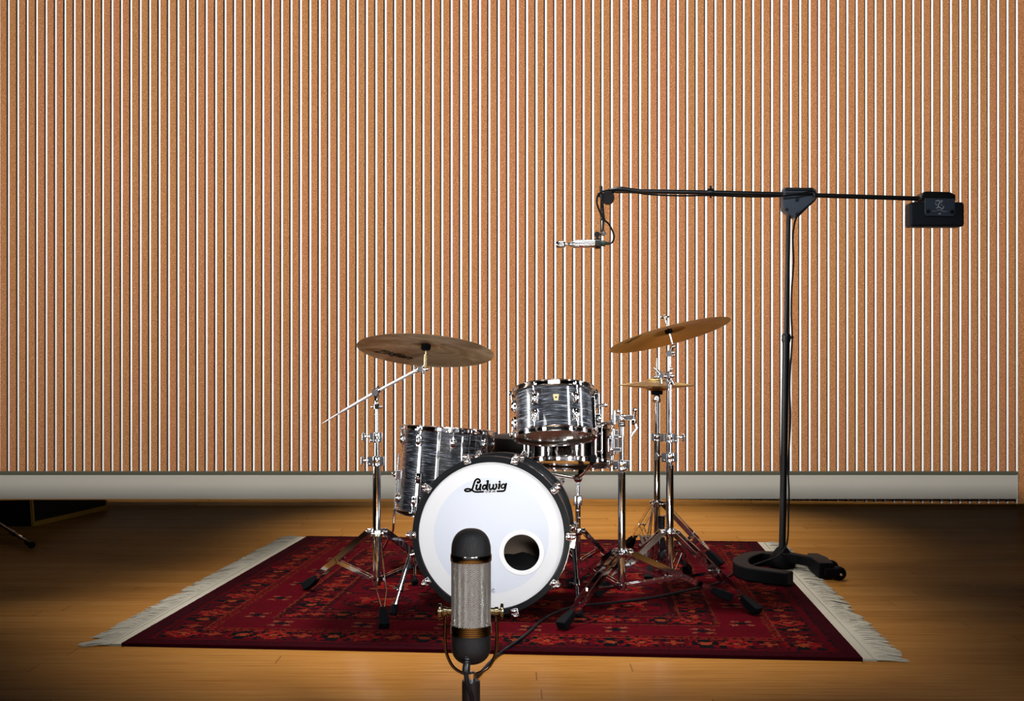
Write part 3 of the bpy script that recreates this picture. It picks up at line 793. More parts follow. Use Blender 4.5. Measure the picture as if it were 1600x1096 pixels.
# floor tom
ftC = at(696, 737, 5.10)
Rf = rot_to(V((.070, .050, 1)))
r = root('floor_tom', 'large black pearl floor tom standing left behind the bass drum', 'drum', ftC, Rf)
make_drum(r, .2032, .372, 8, 'pearl', phase=math.radians(-90+10))
Rinv = Rf.inverted()
for ang, foot in ((183, V((-.63,5.14,RUGZ))), (-118, fl(648,915,RUGZ)), (40, V((-.07,5.42,RUGZ)))):
    t = math.radians(ang); R_ = .2032
    ed = V((math.cos(t), math.sin(t), 0))
    mb = MB(); q = ed*(R_+.012)
    mb.box(q+V((0,0,-.03)), (.024,.030,.046), Mx.Rotation(t,3,'Z')); mb.sphere(ed*(R_+.026)+V((0,0,-.03)), .012, 12); mb.tube(ed*(R_+.02)+V((0,0,-.03)), ed*(R_+.044)+V((0,0,-.026)), .005)
    mb.box(ed*(R_+.008)+V((0,0,-.130)), (.018,.026,.034), Mx.Rotation(t,3,'Z'))
    mb.box(ed*(R_+.006)+V((0,0,-.08)), (.008,.012,.12), Mx.Rotation(t,3,'Z'))
    br = mb.build('leg_bracket', 'chrome', r, bevel=.003)
    fo = Rinv @ (foot-ftC)
    a = ed*(R_+.016)+V((0,0,.065)); b = ed*(R_+.016)+V((0,0,-.285))
    end = fo+Rinv @ V((0,0,.014))
    mb = MB(); mb.path([a, a+(b-a)*.5, a+(b-a)*.9, b, b+(end-b)*.12, end], .0050, 12); lg = mb.build('leg', 'chrome', r)
    mb = MB(); mb.sphere(fo+Rinv @ V((0,0,.0165)), .0165, 16, (1,1,.95)); mb.tube(end+(b-end).normalized()*.006, end+(b-end).normalized()*.034, .011, .007); mb.build('rubber_foot', 'rubber', lg)
# snare drum
snC = at(888, 697, 4.78)
Rs = rot_to(V((.02, math.tan(math.radians(11)), 1)))
r = root('snare_drum', 'shiny black nickel snare drum tucked behind the rack tom', 'drum', snC, Rs)
make_drum(r, .178, .138, 10, 'nickel', 'tube', phase=math.radians(-90+8))
mb = MB(); mb.box((.175,-.04,.0), (.02,.03,.06)); mb.box((.188,-.042,.015), (.012,.016,.05)); mb.build('snare_strainer', 'chrome', r, bevel=.003)
# snare stand
cx, cy = .292, 4.90
r = root('snare_stand', 'low chrome snare stand with black rubber basket tips behind the bass drum', 'drum stand', (cx, cy, RUGZ))
tripod(r, (cx,cy), .205, [(.47,5.06),(.11,4.80),(.20,5.19)], .012, .075, leg_h=.016, gap=.010, foot_len=.06)
tube_part(r, (cx,cy,.060), (cx,cy,.345), .012); tube_part(r, (cx,cy,.345), (cx,cy,.44), .0085, mat='chrome_dull')
mb = MB(); mb.lathe([(.008,.322),(.019,.322),(.020,.326),(.020,.360),(.016,.366),(.008,.366)], 20, Mx.Translation((cx,cy,0)), closed=True); mb.sphere((cx-.002,cy-.022,.30), .009, 10); mb.sphere((cx+.004,cy-.020,.268), .007, 10); mb.build('height_clamp', 'chrome_dull', r, world=True)
hubp = V((cx,cy,.44))
mb = MB(); mb.sphere(hubp, .020, 14); mb.build('basket_hub', 'chrome', r, world=True)
for a in (-62, 70, 190):
    t = math.radians(a); e = snC+Rs @ V((.200*math.cos(t), .200*math.sin(t), -.088))
    mb = MB(); k = e+Rs @ V((0,0,.022)); mb.path([hubp, hubp+(e-hubp)*.5+V((0,0,-.008)), e, k], .0062, 10); ba = mb.build('basket_arm', 'chrome', r, world=True)
    mb = MB(); mb.tube(e+(e-hubp).normalized()*-.03, e+Rs @ V((0,0,.006)), .010, .013, 10); mb.box(e+Rs @ V((0,0,.014)), (.022,.022,.034), Rs @ Mx.Rotation(t,3,'Z')); mb.build('rubber_tip', 'rubber', ba, world=True, bevel=.003)
# throne
cx, cy = .070, 5.42
r = root('drum_throne', 'round dark padded drum throne seat showing between the two toms', 'stool', (cx, cy, RUGZ))
zt_ = H-(681-HY)*5.26/F
mb = MB(); Mt = Mx.Translation((cx,cy,0))
mb.lathe([(0,zt_),(.10,zt_-.001),(.150,zt_-.006),(.170,zt_-.018),(.176,zt_-.04),(.174,zt_-.085),(.165,zt_-.098),(0,zt_-.098)], 64, Mt); mb.build('seat', 'vinyl', r, world=True)
tube_part(r, (cx,cy,.06), (cx,cy,zt_-.1), .0125)
tripod(r, (cx,cy), .24, [(cx+.02,cy-.28),(cx-.25,cy+.13),(cx+.235,cy+.15)], .0125, .09)

# ------------------------------------------------------------------ bass drum
S = 4.08/F
fc = at(767.5, 836, 4.08); fc.z = .3125
yaw, pit = math.radians(5.0), math.radians(2.2)
zax = V((math.sin(yaw), math.cos(yaw), -math.sin(pit))).normalized()
xax = V((math.cos(yaw), -math.sin(yaw), 0)).normalized(); yax = zax.cross(xax)
RB = Mx((xax, yax, zax)).transposed()
r = root('bass_drum', 'big bass drum with white logo head, black hoops and round port hole', 'drum', fc, RB)
BR, BL = .276, .375
mb = MB(); mb.lathe([(BR,.012),(BR,BL),(BR-.008,BL),(BR-.008,.012)], 128, closed=True, mi=0)
sh = mb.build('shell', 'pearl', r)
mb = MB(); mb.lathe([(BR-.0082,.014),(BR-.0082,BL-.002),(BR-.0090,BL-.002),(BR-.0090,.014)], 96, closed=True); mb.build('shell_lining', 'maple', sh)
def bhoop(z0, z1, nm):
    mb = MB(); o, i_ = .2915, .2712
    mb.lathe([(i_,z0+.002),(i_+.002,z0),(o-.002,z0),(o,z0+.003),(o,z1-.003),(o-.002,z1),(i_+.002,z1),(i_,z1-.002)], 128, closed=True)
    h = mb.build(nm, 'hoopblack', r)
    mb = MB(); zc = (z0+z1)/2; mb.lathe([(o-.001,zc-.007),(o+.0008,zc-.007),(o+.0008,zc+.007),(o-.001,zc+.007)], 128, closed=True)
    mb.build('inlay', 'darknickel', h); return h
bhoop(-.020, .020, 'front_hoop'); bhoop(BL-.012, BL+.028, 'rear_hoop')
for z, nm in ((-.006, 'front_head_rim'), (BL+.012, 'rear_head_rim')):
    mb = MB(); mb.lathe([(.2690,z-.001),(.2722,z-.001),(.2722,z+.006),(.2690,z+.004)], 128, closed=True); mb.build(nm, 'hoopblack', r)
px, py = (815.5-767.5)*S, (862-836)*S
n = 96; Ri = .214
mb = MB(); vs = []
for q, (ox, oy, rad) in enumerate(((px,py,.0675),(px,py,.083),(0,0,Ri))):
    for i in range(n): t = 2*PI*i/n; vs.append((ox+rad*math.cos(t), oy+rad*math.sin(t), -.004))
mb.add(vs, [(q*n+i, q*n+(i+1) % n, (q+1)*n+(i+1) % n, (q+1)*n+i) for q in (0,1) for i in range(n)])
mb.add([v+V((0,0,.0012)) for v in mb.v], [tuple(reversed(f)) for f in mb.f]); hd = mb.build('front_head', 'head', r, fix=False)
mb = MB(); mb.lathe([(Ri-.0008,-.0046),(.2705,-.0046),(.2705,-.003),(Ri-.0008,-.003)], 128, closed=True); rg = mb.build('control_ring', 'headring', hd); rg['label'] = 'lighter white outer ring of the head'
mb = MB(); mb.lathe([(.0660,-.0060),(.0672,-.0068),(.0822,-.0060),(.0836,-.0044),(.0836,-.0030),(.0660,-.0030)], 96, Mx.Translation((px,py,0)), closed=True); po = mb.build('port_ring', 'white', hd); po['label'] = 'bright white ring around the port hole'
mb = MB(); mb.lathe([(0,BL+.006),(.272,BL+.006),(.272,BL+.0075),(0,BL+.0075)], 96); mb.build('rear_head', 'maple', r)
# script logo
def tfl(z):
    return lambda x, y: V(((700+x/13.333-767.5)*S, (730+y/13.333-836)*S, z))
def logo(tf, k):
    mb = MB()
    e = lambda w: w+k
    ribbon(mb, [(628,318),(655,312),(664,282),(640,252),(602,247),(562,282),(536,350),(512,430),(490,472),(450,497),(400,506),(358,497),(346,478),(375,457),(430,452),(490,472),(540,505),(600,516),(733,508)], e(40), tf)
    disc(mb, 622, 316, 30+k/2, tf)
    ribbon(mb, [(602,372),(588,420),(586,455),(618,466),(655,440)], e(41), tf); ribbon(mb, [(680,362),(662,440),(672,466)], e(45), tf); ribbon(mb, [(575,376),(606,370)], e(20), tf, smooth=False)
    el = lambda cx_, cy_, a, b: [(cx_+a*math.cos(t*PI/8)-b*.28*math.sin(t*PI/8), cy_+b*math.sin(t*PI/8)) for t in range(17)]
    ribbon(mb, el(757,413,36,42), e(40), tf); ribbon(mb, [(832,285),(806,440),(818,462)], e(45), tf, smooth=False); ribbon(mb, [(800,285),(835,278)], e(24), tf, smooth=False)
    ribbon(mb, [(868,355),(862,420),(872,452),(904,452),(935,420),(948,360)], e(38), tf); ribbon(mb, [(940,420),(950,450),(980,450),(1008,415),(1012,372),(1000,352)], e(40), tf)
    ribbon(mb, [(1078,345),(1058,440)], e(45), tf, smooth=False); ribbon(mb, [(1050,352),(1080,346)], e(24), tf, smooth=False); disc(mb, 1076, 297, 24+k/2, tf)
    ribbon(mb, el(1150,388,36,42), e(33), tf); ribbon(mb, [(1214,335),(1200,400),(1186,462),(1160,488),(1110,494),(1030,497)], e(40), tf)
    for st in ([(796,488),(786,512),(800,520),(822,510),(834,484)], [(898,487),(868,489),(866,500),(886,506),(878,519),(848,520)], [(920,520),(975,482),(984,517)], [(942,507),(980,506)]):
        ribbon(mb, st, e(13), tf, smooth=len(st) > 4)
    return mb
logo(tfl(-.0050), 16).build('logo_outline', 'white', hd, fix=False)
lg = logo(tfl(-.0060), 0).build('script_logo', 'ink', hd, fix=False); lg['label'] = 'black script maker name with USA below'
mb = MB(); tf2 = lambda x, y: V(((x-767.5)*S, (y-836)*S, -.0052))
for st in ([(767.2,918.2),(767.6,924)], [(769.4,921.5),(772.6,920),(771.2,918.6),(769.4,921),(770.4,924),(773.4,923)]): ribbon(mb, st, .9, tf2)
mb.build('small_print', 'greyink', hd, fix=False)
# claws: ten around each hoop, with tension rods and lugs on the shell
def claw(z_edge, sg):
    mb = MB(); o = .2915
    mb.box((o+.005, 0, z_edge+sg*.010), (.008,.026,.042)); mb.box((o-.004,0,z_edge-sg*.003), (.022,.026,.006)); mb.box((o+.012,0,z_edge+sg*.018), (.014,.020,.014))
    mb.sphere((o-.006,.0,z_edge-sg*.008), .0105, 12, (1,1,.8)); mb.sphere((o+.012,0,z_edge-sg*.012), .0095, 12, (1,1,1))
    c = mb.build('claw_hook', 'chrome', r, bevel=.0015)
    mb = MB(); mb.tube((o+.011,0,z_edge-sg*.006), (o+.011,0,z_edge+sg*.085), .0032, n=10); mb.tube((o+.011,0,z_edge-sg*.010), (o+.011,0,z_edge+sg*.008), .0060, n=8); mb.build('tension_rod', 'chrome', c)
    mb = MB(); mb.sphere((BR+.012,0,z_edge+sg*.092), .014, 14, (.85,.85,1.5)); mb.box((BR+.005,0,z_edge+sg*.092), (.012,.022,.05)); l = mb.build('lug', 'chrome', r, bevel=.002)
    for i in range(10):
        M = Mx.Rotation(2*PI*i/10, 4, 'Z')
        if i == 0: continue
        copy_part(c, r, M); copy_part(l, r, M)
claw(-.020, 1); claw(BL+.028, -1)
# spurs
RBi = RB.inverted()
for att, foot, ang in ((at(641,868,4.22), fl(613,963,RUGZ), 150), (at(896,848,4.25), fl(905,966,RUGZ), 30)):
    mb = MB(); d = (foot-att).normalized(); L = (foot-att).length; top = att-d*.02
    mb.tube(top, att+d*L*.55, .0085, n=16); mb.tube(att+d*L*.5, foot-d*.03, .0062, n=14)
    mb.lathe([(.006,-.012),(.013,-.012),(.013,.012),(.006,.012)], 16, Mx.Translation(att+d*L*.55) @ frame_z(d).to_4x4(), closed=True); mb.tube(att+d*L*.55+V((-.012,-.004,0)), att+d*L*.55+V((-.028,-.008,.002)), .0035, n=8)
    mb.lathe([(.005,-.006),(.011,-.006),(.011,.006),(.005,.006)], 16, Mx.Translation(foot-d*.048) @ frame_z(d).to_4x4(), closed=True)
    sp = mb.build('spur', 'chrome', r, world=True, bevel=.0008)
    mb = MB(); mb.lathe([(0,-.040),(.009,-.040),(.014,-.034),(.015,-.006),(.010,0),(0,0)], 16, Mx.Translation(foot+V((0,0,.003))) @ frame_z(d).to_4x4()); 
    for v in mb.v: v.z = max(v.z, RUGZ+.0004)
    mb.build('rubber_foot', 'rubber', sp, world=True)
    loc = RBi @ (att-fc); t = math.atan2(loc.y, loc.x)
    mb = MB(); ed = V((math.cos(t), math.sin(t), 0)); 
    mb.box(ed*(BR+.014)+V((0,0,loc.z)), (.036,.04,.05), Mx.Rotation(t,3,'Z')); mb.tube(ed*(BR+.02)+V((0,0,loc.z)), loc, .012); mb.build('spur_bracket', 'chrome', r, bevel=.004)
# pillow resting inside the drum
pc = fc+RB @ V((.07,.175,.20))
mb = MB(); mb.sphere((0,0,0), 1, 32, (.165,.115,.080))
for v in mb.v: v.z += .012*math.sin(v.x*40)*math.cos(v.y*36); v.z = v.z + .10*v.x*v.x*2
p_ = mb.build('pillow', 'pillow'); p_.matrix_basis = Mx.Translation(pc) @ Mx.Rotation(yaw*-1, 4, 'Z')
tag(p_, 'black muffling pillow lying inside the bass drum, seen through the port', 'pillow')

# ------------------------------------------------------------------ hi-hat
cx, cy = (1026.5-800)*5.25/F, 5.25
z5 = lambda y: zz(y, cy)
r = root('hi_hat_stand', 'chrome hi-hat stand at the back right, carrying the small pair of cymbals', 'hi-hat stand', (cx, cy, RUGZ))
tube_part(r, (cx,cy,z5(905)), (cx,cy,z5(690)), .0150); tube_part(r, (cx,cy,z5(690)), (cx,cy,z5(618)), .0110); tube_part(r, (cx,cy,z5(620)), (cx,cy,z5(560)), .0032, 'pull_rod')
clamp(r, (cx,cy,z5(684)), .0150, 1)
tripod(r, (cx,cy), z5(787), [fl(1014,911,RUGZ), (.955,5.08), (.60,5.66)], .0150, z5(880))
mb = MB(); mb.lathe([(.011,z5(630)),(.017,z5(629)),(.019,z5(624)),(.015,z5(621)),(.017,z5(618)),(.008,z5(617))], 20, Mx.Translation((cx,cy,0)), closed=True); 
for a in range(0,360,60): mb.sphere((cx+.016*math.cos(math.radians(a)), cy+.016*math.sin(math.radians(a)), z5(626)), .006, 8)
mb.build('cymbal_seat', 'chrome', r, world=True)
mb = MB(); mb.lathe([(0,z5(617.5)),(.026,z5(617)),(.028,z5(615)),(.028,z5(611.5)),(.022,z5(610.5)),(0,z5(610.5))], 24, Mx.Translation((cx,cy,0))); mb.build('seat_cup', 'rubber', r, world=True)
mb = MB(); mb.lathe([(.0033,z5(590.5)),(.018,z5(590.5)),(.018,z5(588)),(.008,z5(587)),(.009,z5(578)),(.0033,z5(577))], 20, Mx.Translation((cx,cy,0)), closed=True); mb.box((cx+.014,cy-.004,z5(582)), (.02,.005,.014)); mb.build('clutch', 'chrome', r, world=True, bevel=.001)
mb = MB(); mb.tube((cx+.022,cy-.014,z5(835)), (cx+.022,cy-.014,z5(806)), .0135, n=18)
for q in range(5): mb.lathe([(.012,-.003),(.0155,-.003),(.0155,.003),(.012,.003)], 16, Mx.Translation((cx+.022,cy-.014,z5(832-5.4*q))), closed=True)
mb.build('spring_housing', 'black', r, world=True, bevel=.001)
mb = MB(); mb.tube((cx+.03,cy-.02,z5(806)), (cx+.046,cy-.024,z5(805)), .004); mb.sphere((cx+.048,cy-.024,z5(805)), .006, 8); mb.tube((cx-.004,cy-.022,z5(792)), (cx-.012,cy-.03,z5(872)), .0036, n=8); mb.tube((cx-.034,cy-.03,z5(838)), (cx-.034,cy-.03,z5(884)), .0036, n=8); mb.tube((cx-.02,cy,z5(792)),(cx-.05,cy-.01,z5(845)),.004,n=8); mb.build('pull_linkage', 'chrome', r, world=True)
mb = MB(); Rp = Mx.Rotation(math.radians(14),3,'X'); mb.box((cx-.005,cy+.19,.052), (.085,.27,.010), Rp); mb.box((cx-.005,cy+.31,.028), (.09,.07,.024)); mb.prism([(-.045,0),(.045,0),(.032,.10),(-.032,.10)], -.006, .006, Mx.Translation((cx+.012,cy+.055,.02)) @ Mx.Rotation(PI/2,4,'X')); mb.build('footboard', 'black', r, world=True, bevel=.003)
mb = MB(); mb.lathe([(.010,-.012),(.026,-.012),(.028,-.006),(.028,.006),(.020,.012),(.010,.012)], 24, Mx.Translation((cx+.040,cy-.02,z5(868))) @ Mx.Rotation(PI/2,4,'X'), closed=True); mb.sphere((cx+.04,cy-.032,z5(868)), .012, 12); mb.build('tension_dial', 'black', r, world=True, bevel=.001)
hz = z5(602.3)
make_cymbal('hi_hat_cymbal', 'upper of the two small closed hi-hat cymbals, bell facing up', 'cymbal', (cx,cy,hz+.0012), V((.004,0,1)), .178, 'hat', bell_r=.055, bell_h=.018, bow_h=.016)
make_cymbal('hi_hat_cymbal', 'lower of the two small closed hi-hat cymbals, on the black cup', 'cymbal', (cx,cy,hz-.0012), V((.004,0,1)), .178, 'hat', bell_r=.055, bell_h=.014, bow_h=.014, flip=True)

# ------------------------------------------------------------------ overhead boom stand
bd = 5.10
pbx = (1222-800)*bd/F; ptx = (1232-800)*bd/F
r = root('boom_stand', 'tall black studio boom stand with counterweight on the right, wheeled cast base', 'microphone stand', (pbx, bd, 0))
fpt = lambda px, d: V(((px-800)*d/F, d, 0))
mb = MB()
path_ = spline([fpt(1235,4.655), fpt(1200,4.72), fpt(1171,4.79), fpt(1158,4.90), fpt(1161,5.04), fpt(1185,5.16), fpt(1222,5.13)], 6)
mb.strip([p+V((0,0,RUGZ+.030)) for p in path_], .070, .058)
mb.build('base_fork', 'cast', r, world=True, bevel=.008)
mb = MB()
mb.lathe([(0,RUGZ+.001),(.060,RUGZ+.001),(.060,.055),(.045,.078),(.030,.092),(.022,.105),(0,.105)], 28, Mx.Translation((pbx,bd,0)))
a_, b_ = fpt(1224,5.09), fpt(1283,4.98)
mb.strip([a_+V((0,0,.06)), a_+(b_-a_)*.4+V((0,0,.058)), b_+V((0,0,.052))], [.085,.045,.05], .044); mb.build('base_hub', 'cast', r, world=True, bevel=.006)
mb = MB(); k1, k2 = fpt(1270,5.10), fpt(1291,4.84)
mb.strip([k1+V((0,0,.042)), (k1+k2)/2+V((0,0,.046)), k2+V((0,0,.042))], [.05,.075,.062], .068)
for w in (fpt(1292,5.0), fpt(1302,4.84)):
    mb.box(w+V((-.008,.028,.040)), (.075,.012,.036)); mb.box(w+V((-.008,-.028,.040)), (.075,.012,.036))
mb.build('caster_block', 'cast', r, world=True, bevel=.006)
for w in (fpt(1299,5.0), fpt(1311,4.84)):
    mb = MB(); M = Mx.Translation(w+V((0,0,.031))) @ Mx.Rotation(PI/2,4,'X')
    mb.lathe([(0,-.017),(.022,-.017),(.028,-.013),(.030,-.006),(.030,.006),(.028,.013),(.022,.017),(0,.017)], 28, M); wh = mb.build('caster_wheel', 'rubber', r, world=True)
    mb = MB(); mb.lathe([(0,.0175),(.008,.0175),(.006,.024),(0,.026)], 16, Mx.Translation(w+V((0,-.010,.031))) @ Mx.Rotation(PI/2,4,'X')); mb.build('axle_bolt', 'chrome_dull', wh, world=True)
zb = lambda y: zz(y, bd)
lerp = lambda y: V((pbx+(ptx-pbx)*(870-y)/(870-340), bd, zb(y)))
tube_part(r, lerp(874), lerp(528), .0155, mat='black'); tube_part(r, lerp(528), lerp(338), .0105, mat='black')
mb = MB(); u = (lerp(338)-lerp(870)).normalized(); mb.lathe([(.010,-.020),(.019,-.020),(.021,-.008),(.019,0),(.021,.008),(.017,.018),(.010,.018)], 20, Mx.Translation(lerp(528)) @ frame_z(u).to_4x4(), closed=True); mb.tube(lerp(528)+V((.014,-.006,0)), lerp(528)+V((.032,-.010,.002)), .007); mb.build('clutch_collar', 'black', r, world=True)
Q = lambda px, y, d=bd: at(px, y, d)
def plate(pts, d0, d1):
    n = len(pts); mb = MB()
    vs = [Q(x, y) for x, y in pts]
    vs = [V((v.x, d0, v.z)) for v in vs]+[V((v.x, d1, v.z)) for v in vs]
    mb.add(vs, [tuple(range(n)), tuple(range(2*n-1, n-1, -1))]+[(i, n+i, n+(i+1) % n, (i+1) % n) for i in range(n)]); return mb
mb = plate([(1221,308),(1224,294.5),(1268,295),(1273,299),(1273,306),(1264,322),(1247,339),(1240,342),(1232,337),(1222,329)], bd-.030, bd+.030)
mb.build('pivot_housing', 'plate', r, world=True, bevel=.004)
mb = MB()
for y in (297.5, 305): mb.box(Q(1246,y)+V((0,-.034,0)), (.125,.012,.012))
for x, y in ((1242.5,314),(1226,329.5),(1243,336)): mb.tube(Q(x,y)+V((0,-.028,0)), Q(x,y)+V((0,-.040,0)), .0085, n=10)
mb.build('pivot_hardware', 'black', r, world=True, bevel=.002)
mb = MB(); bl, br_ = Q(962,298.5), Q(1478,312)
mb.path([bl, Q(1110,301), Q(1246,304.5), br_], .0105, 18); bo = mb.build('boom_arm', 'black', r, world=True)
mb = MB(); p = Q(1110,300.8); mb.lathe([(.009,-.012),(.017,-.014),(.019,0),(.017,.014),(.009,.012)], 18, Mx.Translation(p) @ Mx.Rotation(PI/2,4,'Y'), closed=True); mb.tube(p, p+V((0,-.006,.030)), .006); mb.tube(p, p+V((0,-.006,-.026)), .005); mb.build('boom_clutch', 'black', bo, world=True)
mb = MB(); p = Q(1460,336.5)
mb.box(p, (.250,.075,.112)); mb.build('counterweight', 'slate', r, world=True, bevel=.012)
mb = plate([(1433,314),(1437,303),(1441,301.5),(1478,302.5),(1487,307),(1487,316),(1435,316)], bd-.046, bd+.046); mb.build('weight_clamp', 'black', r, world=True, bevel=.003)
mb = plate([(1439,312),(1486,313),(1486,337),(1483,340.5),(1442,339.5),(1439,336)], bd-.048, bd-.040); wp = mb.build('weight_plate', 'plate', r, world=True, bevel=.002)
for x, y in ((1443.5,333),(1480.5,333.5)):
    mb = MB(); mb.tube(Q(x,y)+V((0,-.046,0)), Q(x,y)+V((0,-.056,0)), .0085, n=8); mb.build('hex_bolt', 'black', wp, world=True)
mb = MB(); tfw = lambda x, y: V((Q(x,y).x, bd-.0492, Q(x,y).z))
for st, w in (([(1456,317),(1460,316),(1462,319),(1459,324),(1463,327)],1.3), ([(1463,316),(1466,316.5),(1464,319)],.9), ([(1456,328),(1461,326.5),(1466,329),(1468,325)],1.1), ([(1455,320),(1457,323)],.8), ([(1464,322),(1466,324)],.8),
              ([(1450,332.4),(1457,332.4)],.5), ([(1465,332.6),(1473,332.8)],.5), ([(1458,330.8),(1465,331)],.6), ([(1460.6,336.4),(1463.2,336.5)],1.6)): ribbon(mb, st, w, tfw, smooth=len(st) > 2)
mb.build('printed_mark', 'whitemark', wp, world=True, fix=False)
# boom head: curved neck, swivel and drop tube
mb = MB(); mb.path(spline([Q(1000,299.5), Q(972,296), Q(955,299), Q(944,307)], 5), [.011]*5+[.013]*5+[.015]*6, 16); mb.sphere(Q(950,309), .034, 20, (.9,.6,1)); mb.tube(Q(950,309,bd-.025), Q(950,309,bd+.025), .029, n=24); mb.box(Q(937,305), (.02,.03,.02)); mb.build('boom_neck', 'black', r, world=True, bevel=.002)
mb = MB(); mb.path([Q(939,291,bd-.03), Q(940,310,bd-.03), Q(943,343,bd-.03)], .0075, 12)
for q in range(7): mb.sphere(Q(940.3+.4*q, 308+5*q, bd-.038), .0055, 8)
mb.tube(Q(943,342,bd-.03), Q(941.5,366,bd-.03), .0058); mb.tube(Q(938,342.5,bd-.03), Q(946,343.5,bd-.03), .006); mb.build('drop_tube', 'black', r, world=True)
mb = MB(); mb.sphere(Q(943,365,bd-.034), .0125, 14); mb.tube(Q(943,365,bd-.046), Q(943,365,bd-.016), .009, n=14); mb.build('swivel_ball', 'chrome', r, world=True)
mb = MB(); mb.tube(Q(933,366.5,bd-.05), Q(933,366.5,bd-.016), .0135, n=18); mb.tube(Q(943,365,bd-.03), Q(933,366.5,bd-.03), .006); mb.tube(Q(933,367,bd-.03), Q(933.5,375,bd-.03), .007); mb.lathe([(.0185,-.012),(.024,-.012),(.024,.012),(.0185,.012)], 24, Mx.Translation(Q(933.5,381,bd-.03)) @ Mx.Rotation(PI/2,4,'Y'), closed=True); mb.build('clip', 'black', r, world=True, bevel=.001)
# overhead microphone
md = bd-.03; mc = Q(934,380.8,md)
Rm = Mx.Rotation(math.radians(-91.5),4,'Y')
r = root('overhead_microphone', 'silver condenser microphone with red diamond hanging from the boom end', 'microphone', mc)
ML = Mx.Translation(mc) @ Rm; px1 = md/F
mb = MB(); mb.lathe([(0,-.010),(.013,-.010),(.0180,-.004),(.0180,2*px1),(.0165,3*px1),(.0190,4*px1),(.0190,36*px1),(.0170,39*px1),(.0120,42*px1),(.0120,44*px1),(.0075,46*px1),(.0055,47*px1),(.0055,52*px1),(0,52*px1)], 36, ML); mb.build('body', 'chrome_dull', r, world=True)
mb = MB(); mb.lathe([(0,50*px1),(.010,50.5*px1),(.0170,53*px1),(.0170,61*px1),(.0140,65*px1),(0,66*px1)], 28, ML); mb.build('capsule', 'chrome', r, world=True)
mb = MB(); c0 = Q(908,385.6,md-.0150); mb.add([c0+V((-.0105,0,0)), c0+V((0,-.0035,.0105*.7)), c0+V((.0105,0,0)), c0+V((0,.002,-.0075)), c0+V((-.0105,.003,0)), c0+V((0,0,.0075)), c0+V((.0105,.003,0)), c0+V((0,.005,-.0075))], [(0,1,2,3),(7,6,5,4),(0,4,5,1),(1,5,6,2),(2,6,7,3),(3,7,4,0)]); e_ = mb.build('diamond_emblem', 'red', r, world=True); e_['label'] = 'red diamond emblem'
mb = MB(); mb.lathe([(0,-1*px1),(.011,-1*px1),(.012,-5*px1),(.0125,-11*px1),(.008,-12*px1),(.0075,-20*px1),(.004,-21*px1),(0,-21*px1)], 20, ML); cn = mb.build('connector', 'black', r, world=True)
mb = MB(); mb.lathe([(.0118,-6*px1),(.0136,-6*px1),(.0136,-11*px1),(.0118,-11*px1)], 20, ML, closed=True); mb.build('connector_ring', 'green', cn, world=True)
# its cable
pts = [Q(953,380.4,md), Q(957,378.5,md), Q(959.5,371,md-.01), Q(957.5,362,md-.012), Q(951,350,md-.012), Q(943.5,343,md-.014), Q(936,328,md-.014), Q(932.5,315,md-.014), Q(936,303,md-.02), Q(950,297.5,md-.022), Q(975,297.8,md), Q(1010,303.5,md+.008),
       Q(1060,306,md+.010), Q(1110,305.5,md+.006), Q(1170,307.5,md+.008), Q(1218,307,md-.02), Q(1250,303,md-.032), Q(1270,299,md-.036), Q(1275.5,306,md-.036), Q(1271,315,md-.03), Q(1258,326,md-.025), Q(1244,341,md-.028)]
pts += [lerp(y)+V((.0195+.004*math.sin(y*.05),-.016,0)) for y in range(370, 800, 40)]
pts += [Q(1232,800,bd-.03), Q(1231,840,bd-.06), Q(1226,858,bd-.08), Q(1216,869,bd-.11), Q(1197,877,5.0), Q(1172,885,4.90)]
e1 = fl(1153,894,RUGZ+.006); pts += [V((e1.x, e1.y, .03)), fl(1139,901,RUGZ+.005), fl(1122,911,RUGZ+.005), fl(1106,916,RUGZ+.005)]
mb = MB(); mb.path(spline(pts, 6), .0042, 8)
tag(mb.build('microphone_cable', 'cable'), 'black cable running from the overhead microphone along the boom and down its pole', 'cable')
# black tail of cable hanging from the pivot
# ------------------------------------------------------------------ ribbon microphone in front
D0 = 2.37; mxx = (736-800)*D0/F; zq = lambda y: zz(y, D0)
r = root('ribbon_microphone', 'large vintage ribbon microphone with woven grille standing in the foreground', 'microphone', (mxx, D0, zq(1038)))
Mm = Mx.Translation((mxx, D0, 0)); Rr = .0425
def sup(y0, y1, n=10, up=True, ex=2.5):     # superellipse dome between two rows
    out = []
    for i in range(n+1):
        t = i/n*PI/2; q = math.sin(t)**(2/ex); w = math.cos(t)**(2/ex)
        out.append((Rr*q, zq(y1)+(zq(y0)-zq(y1))*w))
    return out
dome = sup(826, 862, 14, ex=2.35)
mb = MB(); mb.lathe(dome+[(Rr, zq(866)), (0, zq(866))], 64, Mm); mb.build('top_cap', 'crinkle', r, world=True)
mb = MB(); mb.lathe([(Rr-.003,zq(865.5)),(Rr+.0012,zq(866)),(Rr+.0016,zq(867)),(Rr+.0016,zq(875.5)),(Rr+.0010,zq(876.5)),(Rr-.003,zq(877))], 64, Mm, closed=True); mb.build('upper_band', 'darknickel', r, world=True)
